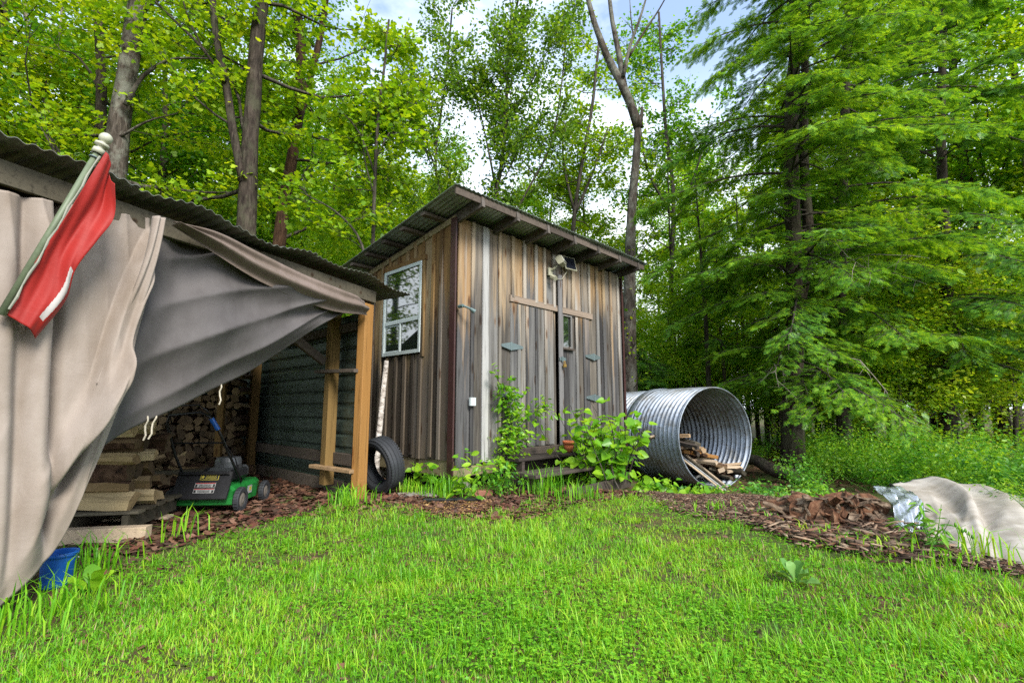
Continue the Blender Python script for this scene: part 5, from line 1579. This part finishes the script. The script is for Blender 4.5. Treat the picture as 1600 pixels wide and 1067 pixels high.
# ---- undergrowth plants at the wood's edge on the right, ferny and broad-leaved
def bush(name, label, base, h, spread, nstem, nleaf, lsize, leaf_m, tmpl=T_oval, group=None, el=(35, 80), seed=None, stem_r=.006, cat='shrub', droop=.35, wid=.08, start=.25):
    r_ = np.random.default_rng(seed if seed is not None else int(abs(base[0] * 1000) + abs(base[1] * 377)))
    mb, LV = MB(), Leaves()
    base = np.array(base, float)
    for k in range(nstem):
        d = rand_dirs(r_, 1, *el)[0]
        s0 = base + np.array((r_.normal(0, spread * .18), r_.normal(0, spread * .18), 0)); s0[2] = float(G(s0[0], s0[1])) - .03
        L_ = h * r_.uniform(.65, 1.15)
        lp = limb_path(r_, s0, d, L_, 7, .16, .1)
        mb.tube(lp, np.linspace(stem_r, stem_r * .35, 7), 5, cap=False)
        n = max(3, int(nleaf * r_.uniform(.7, 1.2)))
        u = r_.uniform(start, 1.03, n)
        a = np.array([poly_at(lp, x) for x in u])
        dd = rand_dirs(r_, n, -35, 30) + (lp[-1] - lp[-3]) * .5
        off = unit(dd) * r_.uniform(.3, 1, n)[:, None] * wid
        LV.add(a + off, dd - np.array((0, 0, droop)), np.array((0, 0, 1.0)) + r_.normal(0, .4, (n, 3)) - np.array((0, .35, 0)), lsize * r_.uniform(.55, 1.15, n))
    r0 = root(name, tuple(base), 0, label=label, cat=cat, group=group)
    part('stems', mb, M_bark_thin if stem_r > .008 else M_weed, r0)
    part('leaves', LV.mesh(tmpl), leaf_m, r0)
    return r0
q = random.Random(13)
# wood's edge undergrowth: one built per kind, then copied
ug = []
for k in range(4):
    ug.append(bush('undergrowth_bush', ('dark leafy undergrowth bush at the edge of the wood', 'light green undergrowth bush at the edge of the wood', 'taller maple-green undergrowth bush at the edge of the wood', 'tallest dark undergrowth bush at the edge of the wood')[k], (0, 0, 0), 1.1 + .25 * k, 1.2, 22, 40, .085, (M_under, M_shrub, M_maple2, M_under)[k], T_oval, 'undergrowth bushes along the wood edge', (20, 75), 900 + k, .007, wid=.22))
spots = []
for k in range(60):
    az = q.uniform(30, 50); d = q.uniform(8.2, 14)
    spots.append((az, d))
spots += [(44, 7.2), (46.5, 6.6), (48.5, 6.4), (41.5, 7.6), (39, 8.2), (47, 7.8), (43, 8.6), (36.5, 9.2), (34, 9.8), (31, 10.4), (28, 10.8), (26, 13.2), (45, 9.4), (49, 8.5), (22, 14), (20, 14.5), (18, 14.5), (16, 15), (-24, 10.6), (-28, 10.5), (-32, 10.2), (-36, 10)]
first = [True] * 4
for j, (az, d) in enumerate(spots):
    x, y = d * math.sin(R(az)), d * math.cos(R(az))
    if abs(x - 5.4) < .5 and y < 9.6: continue
    k = j % 4; z = float(G(x, y)); s = q.uniform(.35, .75) * (.7 if d < 8 else 1)
    if first[k]: o = ug[k]; o.location = (x, y, z); o.scale = (s,) * 3; first[k] = False
    else: copy_tree(ug[k], (x, y, z), q.uniform(0, 6.28), s)

# ---- plants round the cabin
bs_ = gnd(955, 772)
bush('broad_leaved_shrub', 'bright lime shrub with big heart-shaped leaves between steps and culvert', (1.30, 6.75, 0), 1.1, .9, 38, 15, .12, M_shrub, T_heart, None, (44, 84), 301, .009, wid=.10, start=.2)
bush('trailing_plant', 'low trailing heart-leaved plant spreading before the culvert', (1.95, 6.55, 0), .38, .8, 16, 8, .095, M_shrub, T_heart, None, (8, 45), 302, .006, wid=.08, start=.2)
c_ = gnd(733, 775)
bush('leafy_weed', 'light green big-leaved plant growing at the cabin corner', (c_[0] + .05, c_[1] - .02, 0), .56, .5, 14, 9, .10, M_shrub, T_oval, None, (35, 85), 303, .005, wid=.07)
c_ = gnd(655, 772)
bush('seedling', 'single thin-stemmed seedling with a few wide leaves beside the tyre', (c_[0], c_[1] + .15, 0), .42, .1, 3, 8, .11, M_maple2, T_heart, None, (70, 86), 304, .004, wid=.06, start=.6)
c_ = gnd(800, 775)
bush('dark_weed', 'dense darker green weeds against the steps', (c_[0] - .1, c_[1] + .05, 0), .40, .5, 24, 14, .055, M_under, T_oval, None, (45, 88), 305, .004, wid=.05)
bush('green_tuft', 'low leafy weeds growing between the two steps', tuple(SW(1.55, -.52, 0)), .36, .5, 22, 14, .055, M_shrub, T_oval, None, (35, 80), 306, .004, wid=.05)
c_ = gnd(498, 752)
bush('seedling', 'small leafy seedling growing in front of the steel end wall', (c_[0], c_[1], 0), .28, .1, 3, 7, .10, M_maple2, T_heart, None, (50, 85), 307, .004, wid=.06, start=.6)
# climbing vine by the door
def vine(label, sights, depth_off, nleaf, seed, lsize=.06):
    r_ = np.random.default_rng(seed)
    mb, LV = MB(), Leaves()
    q0 = C0 - Vd * depth_off
    P = edge([onplane(x, y, q0, U[:2]) for x, y in sights], 26)
    mb.tube(P, np.linspace(.008, .004, 26), 5, cap=False)
    for k in range(26):
        v = r_.uniform(.12, 1); a = poly_at(P, v)
        lp = limb_path(r_, a, U * r_.uniform(-1, 1) + np.array((0, 0, r_.uniform(-.3, .8))) - Vd * r_.uniform(0, .6), r_.uniform(.08, .28), 4, .3)
        mb.tube(lp, np.linspace(.003, .0015, 4), 3, cap=False)
        spray(LV, r_, lp[0], lp[-1], nleaf, lsize * 1.25, .05, .7, .4)
    r0 = root('vine', tuple(P[0]), 0, label=label, cat='vine')
    part('stem', mb, M_bark_thin, r0); part('leaves', LV.mesh(T_oval), M_shrub, r0)
vine('climbing vine reaching up the boards left of the door', [(800, 745), (792, 700), (800, 650), (785, 610), (775, 588)], .16, 15, 401)
vine('second vine arching across the lower left door', [(812, 750), (806, 700), (818, 660), (840, 642), (862, 640)], .22, 9, 402, .055)
vine('short vine shoot beside the pale wide batten', [(782, 750), (790, 700), (795, 680), (800, 665)], .18, 9, 403, .055)

# burdock rosette in the lawn, tall stems by the pale tarp
def rosette(name, label, base, n, L_, w_, m, cat='plant', el=(15, 60), seed=1):
    r_ = np.random.default_rng(seed)
    LV = Leaves()
    d = rand_dirs(r_, n, *el); base = np.array(base)
    for i in range(n):
        pass
    V, F = [], []
    mb = MB()
    for i in range(n):
        ax = d[i]; side = unit(np.cross(ax, (0, 0, 1.0))[None])[0]; l = L_ * r_.uniform(.6, 1.1)
        prof = [(0, .06), (.2, .10), (.4, .7), (.6, 1.0), (.8, .8), (1.0, .05)]
        Pg = np.zeros((6, 3, 3))
        for a, (u, ww) in enumerate(prof):
            c = base + ax * l * u - np.array((0, 0, .38 * l * u * u))
            for b in range(3):
                Pg[a, b] = c + side * (b - 1) * ww * w_ * l * .5 + np.array((0, 0, (abs(b - 1)) * .10 * ww * l * w_ + .01 * r_.normal()))
        mb.grid(Pg)
    r0 = root(name, tuple(base), 0, label=label, cat=cat)
    part('leaves', mb, m, r0, smo=True)
    return r0
M_burd = leafmat('burdock_leaf', [(.10, .24, .05), (.17, .33, .08), (.24, .40, .12)], .3)
b_ = on_ground(1243, 912, 0)
rosette('burdock', 'broad-leaved burdock rosette in the lawn at right', b_, 10, .21, .34, M_burd, el=(25, 80), seed=5)
b_ = on_ground(120, 900, 0)
rosette('dock_plant', 'light green broad-leaved plant beside the blue bucket', b_ + np.array((.12, -.02, 0)), 6, .26, .34, M_shrub, el=(45, 85), seed=4)
b_ = on_ground(1455, 868, 0)
bush('willowherb', 'tall narrow-leaved weed standing before the pale tarp', tuple(b_), .34, .16, 7, 20, .085, M_weed, (T_oval[0] * np.array((.45, 1, 1)), T_oval[1]), None, (65, 88), 501, .004, cat='plant', wid=.02, start=.15)
for k, (x, y, h) in enumerate(((1505, 880, .22), (1520, 882, .19))):
    b_ = on_ground(x, y, 0); mb = MB()
    for j in range(3):
        p1 = b_ + np.array((.02 * j - .02, 0, h - .02 * j)); mb.tube([b_, (b_ + p1) / 2 + np.array((.015, 0, 0)), p1], [.003, .0025, .0025], 5)
        mb.lathe([(.001, -.012), (.008, -.004), (.008, .006), (.003, .016), (.001, .02)], p1, n=8)
    tag(part('dandelion', mb, M_weed), ['spent dandelion stems at the foot of the pale tarp, the taller pair', 'spent dandelion stems at the foot of the pale tarp, nearer the right edge'][k], 'plant')

# ---- lawn: grass blades, clover, litter (nobody could count them)
LAWN = np.array([gnd(x, y)[:2] for x, y in ((-500, 1100), (-150, 1010), (20, 940), (110, 895), (215, 868), (300, 852), (380, 822), (440, 806), (520, 795), (610, 790), (660, 806), (740, 812), (830, 795), (870, 776), (940, 778), (1030, 778), (1075, 797), (1180, 818), (1290, 842), (1440, 878), (1530, 897), (1620, 914), (1800, 930), (2300, 1000), (1700, 1300), (-200, 1300))])
def inside(P, poly):
    x, y = P[:, 0], P[:, 1]; c = np.zeros(len(P), bool); n = len(poly)
    for i in range(n):
        x1, y1 = poly[i]; x2, y2 = poly[(i + 1) % n]
        k = ((y1 > y) != (y2 > y)) & (x < (x2 - x1) * (y - y1) / (y2 - y1 + 1e-12) + x1)
        c ^= k
    return c
_w = np.random.default_rng(9)
_k = [( _w.normal(0, 1, 2) * f, _w.uniform(0, 6.3)) for f in (1.2, 1.5, 2.2, 2.8, 3.6, 4.6, 6, 7.5, 9, 12)]
def field(P, shift=0.0):
    z = 0
    for i, (v_, p) in enumerate(_k): z = z + np.sin(P @ v_ + p + shift * (i + 1)) / (1 + .22 * i)
    return z / 3.0
def cast(n, f, r_):
    """random lawn points, denser near the viewer"""
    az = r_.uniform(-.86, .86, n); d = 1.55 * (8.2 / 1.55) ** (r_.uniform(0, 1, n) ** f)
    P = np.stack([d * np.sin(az), d * np.cos(az)], 1)
    P = P[(P[:, 1] > 1.2)]
    J = P + np.stack([field(P, 3.1), field(P, 5.7)], 1) * .16 + r_.normal(0, .06, P.shape)
    return P[inside(J, LAWN)]
def grass(name, n, seed, hmin, hmax, wd, m, f=.9, thr=-9, clump=0):
    r_ = np.random.default_rng(seed)
    P = cast(n, f, r_)
    if clump:
        C_ = P[r_.integers(0, len(P), clump)]
        P = C_[r_.integers(0, clump, n)] + r_.normal(0, .035, (n, 2))
    fl__ = field(P, 1.3)
    bare = field(P * 1.7, 7.7)
    keep = (r_.uniform(0, 1, len(P)) < np.clip(.82 + 1.1 * (bare + .38), .08, 1)) & (fl__ > thr)
    P = P[keep]; fl__ = fl__[keep]
    N = len(P)
    z = G(P[:, 0], P[:, 1])
    h = (hmin + (hmax - hmin) * r_.uniform(0, 1, N) ** 1.6) * (1 + .35 * np.clip(fl__, -1, 1.4))
    a = r_.uniform(0, 6.283, N); ln = r_.uniform(.15, .95, N)
    d = np.stack([np.cos(a), np.sin(a)], 1)
    s = np.stack([-d[:, 1], d[:, 0]], 1)
    wv = wd * r_.uniform(.6, 1.3, N) * (1 + .12 * np.hypot(P[:, 0], P[:, 1]))
    B = np.concatenate([P, (z - .005)[:, None]], 1)
    def lvl(u, ww):
        c = B + np.concatenate([d * (h * ln * u ** 1.8)[:, None], (h * (u - .28 * ln * u * u))[:, None]], 1)
        o = np.concatenate([s * (wv * ww)[:, None], np.zeros((N, 1))], 1)
        return c - o, c + o
    a0, a1 = lvl(0, .8); b0, b1 = lvl(.45, 1.0); c0, c1 = lvl(.8, .6); t0, _ = lvl(1.0, 0)
    V = np.stack([a0, a1, b0, b1, c0, c1, t0], 1).reshape(-1, 3)
    i = np.arange(N)[:, None] * 7
    F = np.concatenate([np.concatenate([i + 0, i + 1, i + 3, i + 2], 1), np.concatenate([i + 2, i + 3, i + 5, i + 4], 1), np.concatenate([i + 4, i + 5, i + 6, i + 6], 1)[:, :4]])
    # the tip is a triangle: build it apart to keep one polygon size
    F4 = F[:2 * N]; F3 = np.concatenate([i + 4, i + 5, i + 6], 1)
    tri = np.concatenate([F4[:, [0, 1, 2]], F4[:, [0, 2, 3]], F3])
    o = link(name, raw_mesh(name, V, tri, m, None, True)); tag(o, kind='stuff')
    return o
tag(grass('grass', 240000, 61, .015, .058, .0014, M_grass, .85), 'bright green lawn grass of uneven height', 'grass')
tag(grass('tall_grass', 13000, 62, .05, .125, .0016, M_grass, .95, -9, 330), 'taller tufts of grass scattered in the lawn', 'grass')
tag(grass('dry_grass', 12000, 64, .02, .07, .0015, M_straw, .85), 'dry straw coloured blades in the lawn', 'grass')
# edge tufts outside the lawn
def tuft(px, py, n, h, spread, label, seed, zz=0.0, m=M_grass):
    r_ = np.random.default_rng(seed); b = on_ground(px, py, zz)
    mb = MB()
    for k in range(n):
        p = b + np.array((r_.normal(0, spread), r_.normal(0, spread), 0)); a = r_.uniform(0, 6.28); l = h * r_.uniform(.5, 1.15); e = r_.uniform(.15, .8)
        dx = np.array((math.cos(a), math.sin(a), 0)); s = np.array((-dx[1], dx[0], 0)) * .0032 * (1 + .1 * np.hypot(*b[:2]))
        c1 = p + dx * l * e * .3 + np.array((0, 0, l * .6)); c2 = p + dx * l * e + np.array((0, 0, l * (.95 - .35 * e)))
        mb.add([p - s, p + s, c1 + s, c1 - s, c2], [(0, 1, 2, 3), (3, 2, 4)])
    tag(part('grass_tuft', mb, m), label, 'grass', None, 'stuff')
tuft(690, 775, 150, .30, .12, 'arching grass tuft under the cabin corner', 1)
tuft(640, 772, 70, .22, .08, 'small grass tuft between tyre and cabin corner', 2)
tuft(850, 772, 110, .36, .16, 'tall grass standing in front of the lower step', 3)
tuft(905, 780, 70, .24, .14, 'grass tuft right of the lower step', 4)
tuft(545, 790, 90, .26, .12, 'grass growing at the foot of the orange corner post', 5)
tuft(275, 840, 20, .26, .12, 'thin upright grass stalks in front of the mower', 6)
tuft(160, 880, 60, .28, .10, 'grass blades standing before the pallet', 7)
tuft(60, 930, 120, .26, .16, 'long grass in front of the blue bucket', 8)
tuft(1560, 885, 40, .28, .18, 'sparse long grass blades before the pale tarp', 9)
for k, (x, y) in enumerate(((1120, 800), (1190, 812), (1265, 835), (1340, 850), (1400, 868), (1480, 888))):
    tuft(x, y, 45, .13, .10, ['first', 'second', 'third', 'fourth', 'fifth', 'sixth'][k] + ' grass patch from the culvert breaking into the bark chips', 20 + k)
# clover and small broad leaves
def cover(name, n, seed, size, m, label, thr, f=.85, hz=.05, poly=None):
    r_ = np.random.default_rng(seed); P = cast(n, f, r_)
    fl__ = field(P * 1.3, 4.4); P = P[(fl__ > thr) | (r_.uniform(0, 1, len(P)) < .18)]; N = len(P)
    pos = np.concatenate([P, (G(P[:, 0], P[:, 1]) + r_.uniform(.008, hz, N))[:, None]], 1)
    a = r_.uniform(0, 6.283, N); d = np.stack([np.cos(a), np.sin(a), r_.uniform(-.2, .4, N)], 1)
    V, F = [], []
    Vs, Fs, n0 = [], [], 0
    for k in range(3):                                   # three leaflets
        an = a + k * 2.094
        dk_ = np.stack([np.cos(an), np.sin(an), r_.uniform(-.1, .3, N)], 1)
        v, f_ = scatter(T_kite[0] * np.array((1.25, 1, 1)), T_kite[1], pos, frames(dk_, np.array((0, 0, 1.0)) + r_.normal(0, .25, (N, 3))), size * r_.uniform(.6, 1.2, N) * (1 + .05 * np.hypot(P[:, 0], P[:, 1])))
        Vs.append(v); Fs.append(f_ + n0); n0 += len(v)
    o = link(name, raw_mesh(name, np.concatenate(Vs), np.concatenate(Fs), m)); tag(o, label, 'ground cover', None, 'stuff')
cover('clover', 52000, 63, .0115, M_clover, 'clover leaves mixed through the lawn', .2)
# dead leaves, bark chips
def litter(name, poly, n, seed, s0, s1, m, label, tmpl, jit=.1, lift=.02, aspect=(1, 1, 1)):
    r_ = np.random.default_rng(seed); poly = np.asarray(poly)
    lo, hi = poly.min(0), poly.max(0)
    P = r_.uniform(lo, hi, (n, 2)); J = P + np.stack([field(P, 2.2), field(P, 8.1)], 1) * jit + r_.normal(0, jit * .5, P.shape)
    P = P[inside(J, poly)]; N = len(P)
    pos = np.concatenate([P, (G(P[:, 0], P[:, 1]) + r_.uniform(0, lift, N))[:, None]], 1)
    V, F = scatter(tmpl[0] * np.array(aspect), tmpl[1], pos, frames(rand_dirs(r_, N, -14, 14), np.array((0, 0, 1.0)) + r_.normal(0, .3, (N, 3))), r_.uniform(s0, s1, N))
    tag(link(name, raw_mesh(name, V, F, m)), label, 'litter', None, 'stuff')
PX = lambda L_: [gnd(x, y)[:2] for x, y in L_]
T_chip = (np.array([(-.16, 0, 0), (.16, 0, 0), (.2, .6, .03), (.06, 1, .0), (-.14, .8, .03), (-.16, 0, -.08), (.16, 0, -.08), (.2, .6, -.06), (.06, 1, -.08), (-.14, .8, -.06)]),
          np.array([[0, 1, 2], [0, 2, 3], [0, 3, 4], [0, 5, 6], [0, 6, 1], [1, 6, 7], [1, 7, 2], [4, 9, 5], [4, 5, 0], [2, 7, 8], [2, 8, 3], [3, 8, 9], [3, 9, 4]]))
litter('leaf_litter', PX([(120, 890), (240, 868), (400, 826), (470, 806), (600, 800), (640, 770), (600, 745), (430, 738), (300, 735), (200, 760), (120, 830)]), 12000, 71, .035, .085, M_litter, 'dead brown leaves on the soil in front of the woodshed', T_maple)
litter('leaf_litter', PX([(590, 790), (700, 815), (800, 815), (880, 790), (1000, 778), (1000, 765), (840, 762), (720, 765), (600, 770)]), 6000, 72, .025, .07, M_litter, 'dead leaves and twigs on the bare soil before the cabin', T_maple)
litter('needle_litter', PX([(650, 795), (720, 806), (790, 800), (770, 780), (690, 778)]), 2600, 73, .02, .05, M_needlelit, 'yellowish wood shavings on the ground before the cabin corner', T_kite, aspect=(.4, 1, 1))
litter('bark_chips', PX([(1030, 792), (1100, 812), (1250, 843), (1420, 883), (1560, 908), (1700, 922), (1700, 885), (1560, 888), (1430, 852), (1300, 820), (1180, 770), (1020, 762)]), 80000, 74, .012, .05, M_chip, 'reddish brown bark chips spread along the lawn edge', T_chip, lift=.04, aspect=(.75, 1, 1))
litter('bark_chips', PX([(1160, 815), (1230, 850), (1420, 890), (1460, 870), (1410, 835), (1300, 795), (1200, 790)]), 3000, 75, .07, .17, M_chip, 'long bark strips lying among the chips before the stump', T_chip, lift=.07, aspect=(.35, 1, .8))
fp_ = np.array([gnd(x, y, -.3)[:2] for x, y in ((1000, 735), (1190, 770), (1400, 760), (1700, 790), (2000, 760), (1700, 690), (1000, 690))])
litter('leaf_litter', fp_, 14000, 76, .05, .12, M_litter, 'dead leaves on the forest floor under the hemlocks', T_kite, .3)
litter('leaf_litter', np.array([gnd(x, y)[:2] for x, y in ((-300, 1030), (20, 960), (300, 860), (600, 800), (900, 790), (1300, 870), (1640, 930), (2000, 1000), (1500, 1250), (0, 1250))]), 3500, 77, .02, .05, M_litter, 'brown dead leaves showing between the grass', T_kite, .05, .015)
# low green cover beside culvert and in the wood
for k, (x, y, n_) in enumerate(((1190, 785, 5), (1120, 775, 4), (1240, 770, 4), (1065, 768, 3), (1290, 770, 3))):
    b_ = on_ground(x, y, -.15)
    bush('ground_plant', ['low leafy plants at the foot of the culvert mouth', 'low leafy plants in front of the culvert rim', 'low leafy plants under the large hemlock', 'low leafy plants under the left side of the culvert', 'low leafy plants beside the fallen log'][k],
         tuple(b_), .24, .9, 26, 9, .06, (M_under, M_shrub, M_weed)[k % 3], T_oval, None, (30, 80), 700 + k, .003, cat='plant', wid=.05)
